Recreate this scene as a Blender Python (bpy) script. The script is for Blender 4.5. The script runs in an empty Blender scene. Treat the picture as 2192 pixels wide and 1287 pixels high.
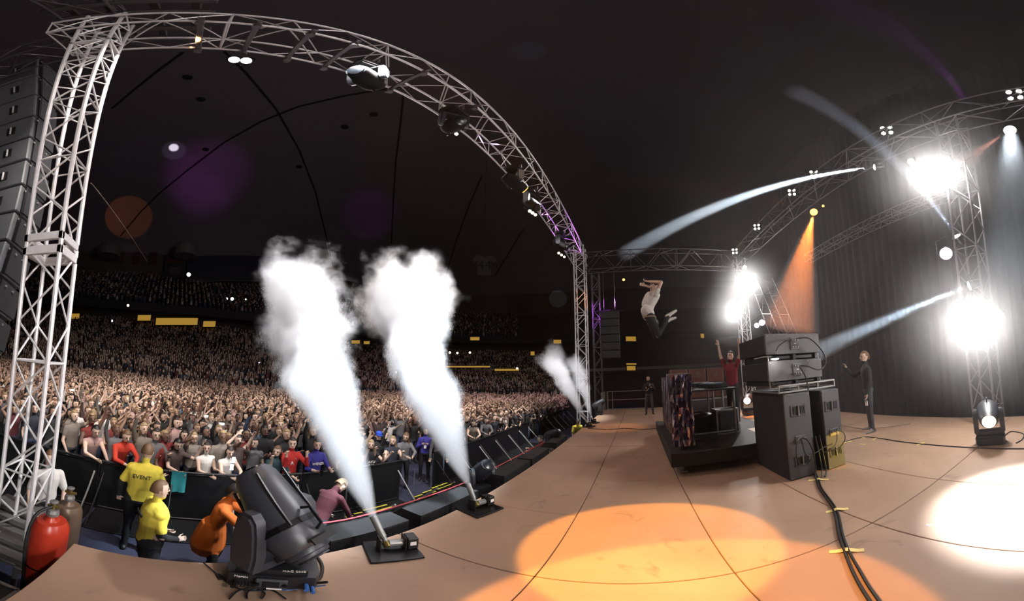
import bpy, bmesh, math, random
import numpy as np
from mathutils import Vector, Matrix, noise as mnoise
from mathutils.bvhtree import BVHTree

random.seed(7)
rs = np.random.RandomState(7)
SC = bpy.context.scene
COL = SC.collection
R = math.radians

# ------------------------------------------------------------------ camera
# The photograph is a crop of a spherical panorama, so the camera is panoramic.
EYE = Vector((0.0, 0.0, 1.6))
S = 10.6388                      # pixels per degree, 2192 px wide frame
YEQ = 755.87
CAMROT = np.array([[0.4257, 0.8998, -0.0955], [-0.9049, 0.4235, -0.0432], [0.0016, 0.1048, 0.9945]])
cam_data = bpy.data.cameras.new('camera')
cam_data.type = 'PANO'
pc = cam_data.cycles if hasattr(cam_data, 'cycles') else cam_data
pc.panorama_type = 'EQUIRECTANGULAR'
pc.longitude_min = R(-1096 / S); pc.longitude_max = R(1096 / S)
pc.latitude_min = R(-(1287 - YEQ) / S); pc.latitude_max = R(YEQ / S)
cam_data.clip_end = 500
cam = bpy.data.objects.new('camera', cam_data)
COL.objects.link(cam)
mm = Matrix([[CAMROT[i][0], CAMROT[i][2], -CAMROT[i][1]] for i in range(3)]).to_4x4()
q_ = mm.to_quaternion(); q_.normalize()
cam.matrix_world = Matrix.Translation(EYE) @ q_.to_matrix().to_4x4()
SC.camera = cam

# ------------------------------------------------------------------ world, exposure, engine extras
w = bpy.data.worlds.new('world'); SC.world = w; w.use_nodes = True
w.node_tree.nodes['Background'].inputs[0].default_value = (0.02, 0.018, 0.02, 1)
w.node_tree.nodes['Background'].inputs[1].default_value = 0.3
SC.view_settings.view_transform = 'Standard'
SC.view_settings.look = 'None'
SC.view_settings.gamma = 1
SC.view_settings.use_curve_mapping = False
SC.view_settings.exposure = 0.0
SC.cycles.max_bounces = 5
SC.cycles.diffuse_bounces = 2
SC.cycles.glossy_bounces = 2
SC.cycles.transmission_bounces = 3
SC.cycles.volume_bounces = 1
SC.cycles.transparent_max_bounces = 6
SC.cycles.volume_max_steps = 96
SC.cycles.volume_step_rate = 1.0
SC.cycles.use_denoising = True
SC.cycles.sample_clamp_indirect = 4

def D(px, py):
    """world direction of a photograph pixel"""
    a = math.radians((px - 1096) / S); e = math.radians(-(py - YEQ) / S)
    v = CAMROT @ np.array([math.sin(a) * math.cos(e), math.cos(a) * math.cos(e), math.sin(e)])
    return Vector(v).normalized()
def on_z(px, py, z=0.0):
    d = D(px, py); return EYE + d * ((z - EYE.z) / d.z)
def on_y(px, py, y):
    d = D(px, py); return EYE + d * (y / d.y)
def on_x(px, py, x):
    d = D(px, py); return EYE + d * (x / d.x)
def at_r(px, py, r):
    d = D(px, py); return EYE + d * (r / math.hypot(d.x, d.y))

# ------------------------------------------------------------------ lights of the show, with added fills
def light(name, kind, loc, power, color=(1, 1, 1), target=None, size=0.15, angle=40, blend=0.3, label=None, parent=None):
    l = bpy.data.lights.new(name, kind); l.energy = power; l.color = color
    if kind == 'SPOT':
        l.spot_size = R(angle); l.spot_blend = blend; l.shadow_soft_size = size
    elif kind == 'POINT':
        l.shadow_soft_size = size
    elif kind == 'AREA':
        l.size = size
    o = bpy.data.objects.new(name, l); o.location = loc
    if target is not None:
        o.rotation_euler = (Vector(target) - Vector(loc)).to_track_quat('-Z', 'Y').to_euler()
    COL.objects.link(o)
    return o
WARM = (1.0, 0.80, 0.62); WHITE = (1.0, 0.97, 0.95); COOL = (0.62, 0.80, 1.0); ORANGE = (1.0, 0.33, 0.06); PURPLE = (0.62, 0.12, 1.0)
ZT, ZB = 8.57, 7.97              # top and bottom chords of the roof trusses
# white blinders on the upstage towers (the bright discs)
BRIGHT = [(at_r(2018, 377, 6.3), 900), (at_r(2100, 690, 5.9), 800), (at_r(1598, 605, 14.2), 900), (at_r(1570, 671, 14.6), 500)]
for i, (p, e) in enumerate(BRIGHT):
    light('tower_lamp_light', 'SPOT', p + (Vector((2, 4, 1.2)) - p).normalized() * .2, e, WHITE, target=(2.0, 4, 1.2) if i < 2 else EYE + Vector((0, 0, .5)), size=0.2, angle=75, blend=1.0)
    light('tower_lamp_spill', 'POINT', p + (EYE - p).normalized() * .45, (230, 230, 240, 130)[i], WHITE, size=.12)  # extra point light feeding the added haze ball around each lamp
# crowd fills added without fixtures, a few upstage, most by the front truss
for x, tx, e in ((-1.0, -6, 150), (4.5, 4, 150), (9.5, 16, 150), (13.5, 30, 150)):
    light('crowd_fill_light', 'SPOT', (x, -3.8, 8.4), e, (1.0, 0.92, 0.85), target=(tx, 15, -1.2), size=0.3, angle=60, blend=0.8)
for x, tx, e in ((0.6, -8, 4600), (3.0, 2, 4600), (8.0, 14, 4600), (13.0, 28, 4200)):
    light('crowd_fill_light', 'SPOT', (x, 3.5, 8.3), e, (1.0, 0.92, 0.85), target=(tx, 16, -1.5), size=0.25, angle=70, blend=1.0)
for x, tx, e in ((-.2, -4, 3000), (1.6, 1, 3300), (5.0, 6, 3300), (9.5, 12, 3000)):
    light('crowd_fill_light', 'SPOT', (x, 2.3, 7.7), e, (1.0, 0.92, 0.85), target=(tx, 8.5, -0.5), size=0.25, angle=68, blend=.9)
# warm wash on the deck from the front truss
for x, tx, e in ((1.0, 1.0, 285), (6.0, 5.0, 320), (11.0, 10.5, 230)):
    light('deck_wash_light', 'SPOT', (x, 2.5, 7.7), e, (1.0, 0.66, 0.44), target=(tx, -1.0, 0), size=0.25, angle=100, blend=0.9)
light('deck_pool_light', 'SPOT', (2.6, 2.3, 7.8), 6500, (1.0, 0.46, 0.06), target=(2.45, .0, 0), size=0.04, angle=14.5, blend=0.12)
light('deck_pool_light', 'SPOT', (1.0, 2.6, 7.8), 5600, (1.0, 0.42, 0.06), target=(1.4, -.15, 0), size=0.04, angle=15, blend=0.12)
light('deck_pool_light', 'SPOT', (10.0, -4.9, 7.9), 1800, (1.0, 0.42, 0.10), target=on_z(1310, 915), size=0.06, angle=13, blend=0.3)
light('deck_pool_light', 'SPOT', at_r(2162, 279, 5.3), 20000, (.78, 0.90, 1.0), target=on_z(2215, 1068), size=0.1, angle=17, blend=0.5)
light('stack_pool_light', 'SPOT', (1.62, -3.98, .52), 420, (1.0, 0.62, 0.10), target=(3.38, -2.74, 0.28), size=0.02, angle=17, blend=0.12)

# ------------------------------------------------------------------ materials
def lin(h):
    h = h.lstrip('#'); c = [int(h[i:i + 2], 16) / 255 for i in (0, 2, 4)]
    return tuple(x / 12.92 if x <= 0.04045 else ((x + 0.055) / 1.055) ** 2.4 for x in c)
MATS = {}
def mat(name, color, rough=0.6, metal=0.0, var=0.15, scale=8.0, bump=0.0, bscale=60.0, spec=0.5, emit=None, estr=0.0, trans=0.0):
    if name in MATS: return MATS[name]
    m = bpy.data.materials.new(name); m.use_nodes = True
    nt = m.node_tree; b = nt.nodes['Principled BSDF']
    c = lin(color) if isinstance(color, str) else color
    tc = nt.nodes.new('ShaderNodeTexCoord')
    n = nt.nodes.new('ShaderNodeTexNoise'); n.inputs['Scale'].default_value = scale; n.inputs['Detail'].default_value = 4
    nt.links.new(tc.outputs['Object'], n.inputs['Vector'])
    mx = nt.nodes.new('ShaderNodeMix'); mx.data_type = 'RGBA'
    mx.inputs[6].default_value = (*[x * (1 - var) for x in c], 1); mx.inputs[7].default_value = (*[min(1, x * (1 + var)) for x in c], 1)
    nt.links.new(n.outputs['Fac'], mx.inputs[0]); nt.links.new(mx.outputs[2], b.inputs['Base Color'])
    b.inputs['Roughness'].default_value = rough; b.inputs['Metallic'].default_value = metal
    b.inputs['Specular IOR Level'].default_value = spec
    if bump:
        n2 = nt.nodes.new('ShaderNodeTexNoise'); n2.inputs['Scale'].default_value = bscale
        nt.links.new(tc.outputs['Object'], n2.inputs['Vector'])
        bp = nt.nodes.new('ShaderNodeBump'); bp.inputs['Strength'].default_value = bump
        nt.links.new(n2.outputs['Fac'], bp.inputs['Height']); nt.links.new(bp.outputs[0], b.inputs['Normal'])
    if emit:
        b.inputs['Emission Color'].default_value = (*(lin(emit) if isinstance(emit, str) else emit), 1)
        b.inputs['Emission Strength'].default_value = estr
        m.cycles.emission_sampling = 'NONE'
    MATS[name] = m
    return m

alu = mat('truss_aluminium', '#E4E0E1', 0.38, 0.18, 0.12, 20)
alu_shaded = mat('shaded_truss_aluminium', '#5e595c', 0.4, 0.4, 0.15, 20)  # same aluminium, with the shade of backlit trusses put into its colour
steel = mat('galvanised_steel', '#8c8a88', 0.45, 0.6, 0.2, 30)
black = mat('black_plastic', '#1b1b1d', 0.42, 0, 0.2, 10, 0.05, 200)
black2 = mat('black_housing', '#33353b', 0.4, 0, 0.15, 6, 0.03, 200)
blackm = mat('black_metal', '#161618', 0.35, 0.4, 0.2, 12)
rubber = mat('black_rubber', '#0c0c0d', 0.6, 0, 0.2, 30)
cabinet = mat('speaker_grey_paint', '#4a494b', 0.7, 0, 0.08, 14, 0.25, 300)
cabside = mat('speaker_side_paint', '#161415', 0.75, 0, 0.1, 14, 0.25, 300)
drape = mat('black_drape', '#100f10', 0.95, 0, 0.2, 2)
lampw = mat('lamp_white_lens', '#ffffff', emit='#fffaf4', estr=12)
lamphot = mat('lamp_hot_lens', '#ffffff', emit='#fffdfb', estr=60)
lampamber = mat('lamp_amber_lens', '#ffb060', emit='#ff9a3a', estr=9)
lampwarm = mat('lamp_warm_lens', '#ffffff', emit='#ffe6bf', estr=5)
lamppurp = mat('lamp_magenta_lens', '#ffccff', emit='#f2c8ff', estr=6)
phone_m = mat('phone_screen', '#ffffff', emit='#f4f6ff', estr=3)
yellow_glow = mat('lit_concourse_wall', '#b08a3a', emit='#c79a3c', estr=0.55)
tape = mat('yellow_gaffer_tape', '#d8c27a', 0.7, 0, 0.1, 20)
red_paint = mat('red_cylinder_paint', '#a8321f', 0.3, 0.0, 0.2, 6)
brass = mat('brass_valve', '#a08a50', 0.35, 0.8)

# ------------------------------------------------------------------ mesh helpers
def frame(d, up=(0, 0, 1)):
    """3x3 with Z along d"""
    z = Vector(d).normalized(); u = Vector(up)
    if abs(z.dot(u.normalized())) > 0.98: u = Vector((1, 0, 0))
    x = u.cross(z).normalized(); y = z.cross(x)
    return Matrix((x, y, z)).transposed()
class MB:
    def __init__(s): s.v = []; s.f = []; s.m = []; s.mi = 0
    def mat(s, i): s.mi = i; return s
    def add(s, vs, fs):
        o = len(s.v); s.v += [tuple(v) for v in vs]; s.f += [tuple(i + o for i in f) for f in fs]; s.m += [s.mi] * len(fs); return s
    def box(s, c, sz, rot=None, taper=1.0, tz=None):
        c = Vector(c); hx, hy, hz = [a / 2 for a in sz]; vs = []
        for z in (-1, 1):
            t = taper if z > 0 else 1
            for x, y in ((-1, -1), (1, -1), (1, 1), (-1, 1)):
                p = Vector((x * hx * t, y * hy * t, z * hz))
                vs.append(c + (rot @ p if rot else p))
        return s.add(vs, [(3, 2, 1, 0), (4, 5, 6, 7), (0, 1, 5, 4), (1, 2, 6, 5), (2, 3, 7, 6), (3, 0, 4, 7)])
    def bbox(s, c, sz, b=0.01, rot=None):
        """box with chamfered edges"""
        c = Vector(c); h = [a / 2 for a in sz]; b = min(b, min(h) * .9); vs = []; 
        bm = bmesh.new(); bmesh.ops.create_cube(bm, size=1)
        for v in bm.verts: v.co = Vector((v.co.x * sz[0], v.co.y * sz[1], v.co.z * sz[2]))
        bmesh.ops.bevel(bm, geom=bm.edges[:], offset=b, segments=1, affect='EDGES')
        bm.verts.index_update()
        vs = [c + (rot @ v.co if rot else v.co) for v in bm.verts]; fs = [[v.index for v in f.verts] for f in bm.faces]
        bm.free(); return s.add(vs, fs)
    def cyl(s, p0, p1, r0, r1=None, n=8, cap=True, up=(0, 0, 1)):
        p0 = Vector(p0); p1 = Vector(p1); r1 = r0 if r1 is None else r1
        F = frame(p1 - p0, up); vs = []
        for p, r in ((p0, r0), (p1, r1)):
            for i in range(n):
                a = 2 * math.pi * (i + .5) / n; vs.append(p + F @ Vector((r * math.cos(a), r * math.sin(a), 0)))
        fs = [(i, (i + 1) % n, n + (i + 1) % n, n + i) for i in range(n)]
        if cap: fs += [tuple(range(n - 1, -1, -1)), tuple(range(n, 2 * n))]
        return s.add(vs, fs)
    def lathe(s, prof, o=(0, 0, 0), d=(0, 0, 1), n=16, sx=1, sy=1, up=(0, 0, 1)):
        """prof [(r,z)] turned about the axis d from o"""
        o = Vector(o); F = frame(d, up); vs = []
        for r, z in prof:
            for i in range(n):
                a = 2 * math.pi * i / n; vs.append(o + F @ Vector((r * sx * math.cos(a), r * sy * math.sin(a), z)))
        fs = []
        for k in range(len(prof) - 1):
            for i in range(n): fs.append((k * n + i, k * n + (i + 1) % n, (k + 1) * n + (i + 1) % n, (k + 1) * n + i))
        fs += [tuple(range(n - 1, -1, -1)), tuple(range((len(prof) - 1) * n, len(prof) * n))]
        return s.add(vs, fs)
    def sphere(s, c, r, n=10, m=6, sc=(1, 1, 1), rot=None):
        c = Vector(c); vs = []
        for j in range(1, m):
            t = math.pi * j / m
            for i in range(n):
                a = 2 * math.pi * i / n; p = Vector((r * sc[0] * math.sin(t) * math.cos(a), r * sc[1] * math.sin(t) * math.sin(a), r * sc[2] * math.cos(t)))
                vs.append(c + (rot @ p if rot else p))
        for z in (r * sc[2], -r * sc[2]):
            p = Vector((0, 0, z)); vs.append(c + (rot @ p if rot else p))
        T = len(vs) - 2; B = T + 1; fs = []
        for i in range(n):
            fs.append((T, i, (i + 1) % n)); fs.append((B, (m - 2) * n + (i + 1) % n, (m - 2) * n + i))
            for j in range(m - 2): fs.append((j * n + i, (j + 1) * n + i, (j + 1) * n + (i + 1) % n, j * n + (i + 1) % n))
        return s.add(vs, fs)
    def tube(s, pts, r, n=6, closed=False):
        pts = [Vector(p) for p in pts]; k = len(pts); vs = []
        F = None
        for i, p in enumerate(pts):
            a = pts[(i - 1) % k] if (i > 0 or closed) else p; b = pts[(i + 1) % k] if (i < k - 1 or closed) else p
            d = (b - a)
            if d.length < 1e-9: d = Vector((0, 0, 1))
            if F is None: F = frame(d)
            else:
                q = F.col[2].rotation_difference(d.normalized()); F = q.to_matrix() @ F
            rr = r[i] if isinstance(r, (list, tuple)) else r
            for j in range(n):
                t = 2 * math.pi * j / n; vs.append(p + F @ Vector((rr * math.cos(t), rr * math.sin(t), 0)))
        fs = []
        for i in range(k if closed else k - 1):
            for j in range(n):
                a = i * n; b = ((i + 1) % k) * n; fs.append((a + j, a + (j + 1) % n, b + (j + 1) % n, b + j))
        if not closed: fs += [tuple(range(n - 1, -1, -1)), tuple(range((k - 1) * n, k * n))]
        return s.add(vs, fs)
    def prism(s, poly, z0, z1, M=None):
        """poly [(x,y)] extruded z0..z1, placed by matrix M"""
        n = len(poly); vs = [Vector((x, y, z0)) for x, y in poly] + [Vector((x, y, z1)) for x, y in poly]
        if M is not None: vs = [M @ v for v in vs]
        return s.add(vs, [tuple(range(n - 1, -1, -1)), tuple(range(n, 2 * n))] + [(i, (i + 1) % n, n + (i + 1) % n, n + i) for i in range(n)])
    def mesh(s, name, mats, smooth=False):
        me = bpy.data.meshes.new(name); me.from_pydata(s.v, [], s.f)
        for m in (mats if isinstance(mats, (list, tuple)) else [mats]): me.materials.append(m)
        me.polygons.foreach_set('material_index', s.m)
        if smooth:
            me.polygons.foreach_set('use_smooth', [True] * len(s.f))
            me.set_sharp_from_angle(angle=R(38))
        me.update(); return me
    def build(s, name, mats, parent=None, smooth=False, loc=None):
        o = bpy.data.objects.new(name, s.mesh(name, mats, smooth)); COL.objects.link(o)
        if loc is not None:
            o.location = loc
        if parent is not None: o.parent = parent
        return o
def tag(o, label=None, cat=None, group=None, kind=None):
    if label: o['label'] = label
    if cat: o['category'] = cat
    if group: o['group'] = group
    if kind: o['kind'] = kind
    return o
def thing(name, loc, label, cat, group=None, rotz=0, rot=None):
    o = bpy.data.objects.new(name, None); COL.objects.link(o); o.empty_display_size = 0.1
    o.location = loc
    if rot is not None: o.rotation_mode = 'QUATERNION'; o.rotation_quaternion = rot.to_quaternion()
    else: o.rotation_euler = (0, 0, rotz)
    return tag(o, label, cat, group)
def inst(name, me, parent=None, loc=(0, 0, 0), rot=None):
    o = bpy.data.objects.new(name, me); COL.objects.link(o); o.location = loc
    if rot is not None: o.rotation_mode = 'QUATERNION'; o.rotation_quaternion = rot.to_quaternion()
    if parent is not None: o.parent = parent
    return o
def struct(o): o['kind'] = 'structure'; return o
KIDS = {}
def copy_tree(o, label=None, group=None, loc=None):
    c = o.copy(); COL.objects.link(c)
    if loc is not None: c.location = loc
    if label: c['label'] = label
    if group: c['group'] = group
    for ch in list(o.children):
        d = ch.copy(); COL.objects.link(d); d.parent = c
        for g in list(ch.children):
            e = g.copy(); COL.objects.link(e); e.parent = d
    return c
def text(body, size, name, material, parent, loc, rot, extrude=0.002, align='CENTER'):
    cu = bpy.data.curves.new(name, 'FONT'); cu.body = body; cu.size = size; cu.extrude = extrude; cu.align_x = align; cu.align_y = 'CENTER'
    cu.resolution_u = 2
    cu.materials.append(material)
    tmp = bpy.data.objects.new('tmp', cu); me = bpy.data.meshes.new_from_object(tmp); me.name = name
    bpy.data.objects.remove(tmp); bpy.data.curves.remove(cu)
    if not me.materials: me.materials.append(material)
    o = bpy.data.objects.new(name, me); COL.objects.link(o); o.location = loc; o['kind'] = 'stuff'
    o.rotation_mode = 'QUATERNION'; o.rotation_quaternion = rot.to_quaternion()
    if parent is not None: o.parent = parent
    return o

# ------------------------------------------------------------------ arena shell
ZF = -1.5                                   # arena floor, stage deck is z = 0
CX, CY, HX, HY = 5.0, -8.0, 33.0, 35.0
def ring(d, n=96, sc=1.0, p=3.2):
    out = []
    for i in range(n):
        a = 2 * math.pi * i / n; c, s_ = math.cos(a), math.sin(a)
        x = math.copysign(abs(c) ** (2 / p), c) * (HX + d) * sc; y = math.copysign(abs(s_) ** (2 / p), s_) * (HY + d) * sc
        out.append((CX + x, CY + y))
    return out
def band(prof, n=96):
    """closed strip around the bowl through (offset, z) pairs"""
    vs = []; fs = []
    for d, z in prof: vs += [(x, y, z) for x, y in ring(d, n)]
    for k in range(len(prof) - 1):
        for i in range(n): fs.append((k * n + i, k * n + (i + 1) % n, (k + 1) * n + (i + 1) % n, (k + 1) * n + i))
    b = MB(); b.add(vs, fs); return b
def steps(d0, z0, d1, z1, n):
    out = []
    for i in range(n):
        z = z0 + (z1 - z0) * i / n; out += [(d0 + (d1 - d0) * i / n, z), (d0 + (d1 - d0) * (i + 1) / n, z)]
        out.append((d0 + (d1 - d0) * (i + 1) / n, z0 + (z1 - z0) * (i + 1) / n))
    return out
conc = mat('stand_concrete', '#2c2827', 0.9, 0, 0.2, 0.5)
fascia = mat('stand_fascia_cream', '#8d8076', 0.7, 0, 0.15, 0.4)
redwall = mat('field_wall_dark_red', '#3a1c1a', 0.8, 0, 0.15, 0.4)
domem = mat('dome_fabric', '#6a6266', 0.95, 0, 0.08, 0.12)
floorm = mat('arena_floor_navy', '#23253a', 0.75, 0, 0.2, 1.5)
wallm = mat('upper_wall_paint', '#4d4340', 0.9, 0, 0.15, 0.3)
fl = MB(); fl.add([(x, y, ZF) for x, y in ring(1)], [tuple(range(96))])
struct(fl.build('floor', floorm))
struct(band([(0, ZF), (0, -0.25), (0.4, -0.25), (0.4, -0.9)]).build('wall_field', redwall))
lo = struct(band(steps(0.4, -0.9, 12.6, 3.0, 15)).build('stand_lower', conc))
struct(band([(12.6, 2.7), (12.6, 4.0), (12.9, 4.0), (12.9, 3.2)]).build('wall_terrace', [redwall]))
tr = band([(12.5, 3.45), (12.5, 3.95), (12.62, 3.95), (12.62, 3.45)]).build('trim_1', fascia); struct(tr)
md = struct(band(steps(12.9, 3.2, 20.0, 7.2, 9)).build('stand_middle', conc))
struct(band([(20.0, 7.2), (20.0, 9.6)]).build('wall_concourse', mat('concourse_wall_dark', '#2a2220', 0.9)))
struct(band([(17.5, 9.6), (17.5, 10.9), (17.8, 10.9)]).build('wall_balcony', mat('balcony_black', '#131214', 0.8)))
struct(band([(17.5, 9.6), (20.0, 9.6)]).build('trim_2', mat('balcony_soffit', '#1a1817', 0.9)))
up = struct(band(steps(17.8, 10.4, 29.5, 18.6, 14)).build('stand_upper', conc))
struct(band([(29.5, 18.6), (29.5, 24.2), (29.9, 24.2)]).build('wall_upper', wallm))
# air-supported dome over everything
vs = []; n = 96; rows = 18; fs = []
for k in range(rows + 1):
    t = (math.pi / 2) * k / rows * 0.985
    for x, y in ring(29.9, n, math.cos(t), 3.2 - 1.1 * k / rows): vs.append((x, y, 24.2 + 24 * math.sin(t)))
for k in range(rows):
    for i in range(n): fs.append((k * n + i, (k + 1) * n + i, (k + 1) * n + (i + 1) % n, k * n + (i + 1) % n))
fs.append(tuple(range(rows * n, rows * n + n)))
db = MB(); db.add(vs, fs)
dome = struct(db.build('ceiling', domem))
DBVH = BVHTree.FromPolygons([Vector(v) for v in vs], [f for f in fs])
def on_dome(px, py, inset=0.15):
    d = D(px, py); h = DBVH.ray_cast(EYE, d)
    if h[0] is None: return EYE + d * 60
    return h[0] - d * inset
seam = mat('dome_seam', '#121012', 0.9)
for L in ([(258, 505), (300, 455), (340, 415), (400, 366), (480, 305), (560, 260), (640, 228), (740, 205), (860, 185)],
          [(480, 110), (530, 160), (590, 232), (640, 320), (675, 410), (697, 500), (712, 572)],
          [(864, 200), (858, 260), (848, 340), (842, 430), (838, 520)],
          [(1032, 375), (1000, 450), (975, 520), (952, 600)],
          [(240, 232), (290, 190), (340, 150), (392, 112)],
          [(1120, 490), (1090, 540), (1060, 590)]):
    P = []
    for a, b in zip(L[:-1], L[1:]):
        for k in range(5): P.append(on_dome(a[0] + (b[0] - a[0]) * k / 5, a[1] + (b[1] - a[1]) * k / 5))
    P.append(on_dome(*L[-1]))
    MB().tube(P, 0.16, 5).build('roof_seam', seam, dome)
for q in ((402, 166), (430, 213), (440, 320), (640, 357), (738, 272), (800, 245)):
    MB().sphere(on_dome(*q, .3), 0.55, 8, 4, (1, 1, .3)).build('roof_anchor', seam, dome)
# projections of the show lights on the dome
for (px, py), src, ang, e, c, bl in (((372, 316), (2.0, 2.6, 7.9), 1.9, 600000, (0.85, 0.88, 1.0), 0.6), ((372, 322), (2.0, 2.7, 7.9), 4.6, 26000, (0.6, 0.6, 1.0), 0.5),
        ((276, 465), (-0.5, 2.8, 7.9), 9.6, 110000, (1.0, 0.30, 0.07), 0.15), ((445, 375), (5, 2.6, 7.9), 19, 26000, (0.6, 0.12, 0.72), 0.9), ((430, 420), (1.5, -5, 7.9), 12, 9000, (0.55, 0.10, 0.8), 0.9),
        ((790, 458), (9, 2.8, 7.9), 14, 16000, (0.6, 0.08, 0.85), 0.9), ((690, 572), (8, -5.5, 7.9), 8, 16000, (1.0, 0.22, 0.05), 0.8)):
    light('dome_gobo_light', 'SPOT', src, e, c, target=on_dome(px, py), size=0.05, angle=ang, blend=bl)
light('dome_fill_light', 'POINT', (8, 12, 15), 2800, (1.0, 0.86, 0.90), size=3)  # added unseen fill that lifts the dark dome

# lit concourse openings, hung as recessed window frames on the concourse wall
wall_by = {}
def opening(px0, px1, py0, py1, r_plane, grp):
    """a lit opening in the bowl between pixels, on the surface x or y plane"""
    t = thing('concourse_window', (0, 0, 0), grp[1], 'window', grp[0])
    a = r_plane(px0, (py0 + py1) / 2); b = r_plane(px1, (py0 + py1) / 2)
    zt = r_plane((px0 + px1) / 2, py0).z; zb = r_plane((px0 + px1) / 2, py1).z
    d = (b - a); L = d.length; d.normalize(); nrm = Vector((-d.y, d.x, 0))
    if nrm.dot(EYE - a) < 0: nrm = -nrm
    c = (a + b) / 2; c.z = (zt + zb) / 2; t.location = c
    F = Matrix((d, nrm, (0, 0, 1))).transposed()
    MB().box((0, 0, 0), (L, .1, zt - zb), F).build('lit_pane', yellow_glow, t)
    f = MB()
    for sx in (-1, 1): f.box(F @ Vector((sx * L / 2, .12, 0)), (.12, .3, zt - zb + .2), F)
    f.box(F @ Vector((0, .12, (zt - zb) / 2)), (L, .3, .12), F); f.box(F @ Vector((0, .12, -(zt - zb) / 2)), (L, .3, .12), F)
    f.build('frame', conc, t)
    return t
yb = CY + HY + 19.8
for i, (a, b, c, d, lab) in enumerate(((150, 172, 671, 684, 'short amber lit opening beside the lattice tower legs'), (294, 324, 674, 688, 'amber lit concourse opening over the middle stand'), (333, 424, 680, 697, 'long amber lit concourse opening in the far stand'), (434, 462, 687, 701, 'amber lit opening at the end of the far concourse'))):
    opening(a, b, c, d, lambda px, py: on_y(px, py, yb - 2.9), ('lit openings of the far concourse', lab))
for i, (a, b, c, d, lab) in enumerate(((752, 771, 728, 737, 'narrow amber opening between the two tall smoke plumes'), (778, 792, 730, 738, 'smaller amber opening between the two tall smoke plumes'),
        (1006, 1027, 721, 730, 'amber lit opening above the side stand'), (1184, 1202, 727, 737, 'amber opening behind the top of the far smoke jet'), (1135, 1145, 752, 762, 'small bright white opening on the side stand'),
        (1339, 1362, 720, 732, 'square amber window above the stage railing'), (1340, 1363, 777, 782, 'thin amber strip window over the stage railing'), (1341, 1361, 783, 794, 'dim amber window under the thin strip'), (1499, 1508, 714, 725, 'small amber window beyond the turntable table'))):
    opening(a, b, c, d, lambda px, py: at_r(px, py, 49 if px < 900 else 44), ('lit openings of the side stand', lab))
# low lit ledge along the side stand
for a, b, y0, y1, lab in ((955, 1050, 783, 788, 'long pale lit ledge of the side stand'), (1058, 1112, 789, 795, 'short pale lit ledge further along the side stand')):
    t = opening(a, b, y0, y1, lambda px, py: at_r(px, py, 44), ('lit ledges of the side stand', lab)); t.name = 'lit_ledge'; t['category'] = 'ledge'
# press boxes and furniture of the upper bowl
def bowl_box(name, px0, px1, py0, py1, plane, depth, m, label, cat, group=None, kids=None):
    a = plane(px0, (py0 + py1) / 2); b = plane(px1, (py0 + py1) / 2); zt = plane((px0 + px1) / 2, py0).z; zb = plane((px0 + px1) / 2, py1).z
    c = (a + b) / 2; c.z = (zt + zb) / 2
    d = (b - a); L = d.length; d.normalize(); F = Matrix((d, Vector((-d.y, d.x, 0)), (0, 0, 1))).transposed()
    o = MB().bbox((0, 0, 0), (L, depth, zt - zb), .05, F).build(name, m, None, loc=c)
    return tag(o, label, cat, group), F, L, zt - zb
yw = CY + HY + 29.0
navy = mat('board_navy', '#10131f', 0.6)
o, F, L, H_ = bowl_box('press_box', 400, 592, 548, 603, lambda a, b: on_y(a, b, yw - 1), 1.2, navy, 'long dark navy press box under the dome rim', 'press box')
MB().box(F @ Vector((0, -.5, -H_ / 2 - .12)), (L, 1.0, .2), F).build('sill', wallm, o)
o, F, L, H_ = bowl_box('scoreboard', 352, 398, 547, 596, lambda a, b: on_y(a, b, yw - 1), .6, navy, 'dark scoreboard beside the press box', 'scoreboard')
redp = mat('dull_red_panel', '#4a1614', 0.8)
MB().box(F @ Vector((0, -.35, H_ * .25)), (L * .8, .1, H_ * .3), F).build('red_panel', redp, o)
MB().box(F @ Vector((0, -.35, -H_ * .2)), (L * .5, .1, H_ * .3), F).build('number_panel', wallm, o)
for i, (a, b, lab) in enumerate(((190, 203, 'dull red banner nearest the lattice tower'), (251, 265, 'dull red banner right of the orange ceiling spot'), (285, 299, 'dull red banner in the middle of its row'), (320, 336, 'dull red banner nearest the scoreboard'))):
    o, F, L, H_ = bowl_box('wall_banner', a, b, 540, 566, lambda x, y: on_y(x, y, yw - .2), .06, redp, lab, 'banner', 'red banners on the upper wall')
    for k in range(5): MB().box(F @ Vector((0, -.05, H_ * (.36 - .18 * k))), (L * .7, .02, H_ * .05), F).build('stripe', wallm, o)
for a, b in ((218, 252), (382, 416)):
    d0 = on_y((a + b) / 2, 533, yw - 4.5)
    o = MB().lathe([(.2, -1.6), (2.2, -1.6), (2.2, 0), (1.8, .8), (.2, 1.0)], d0, n=14).build('air_duct', mat('duct_grey', '#6a6765', .7))
    tag(o, 'pale round air duct ' + ('near the orange ceiling spot' if a < 300 else 'above the scoreboard'), 'duct', 'air ducts at the dome rim')
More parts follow.
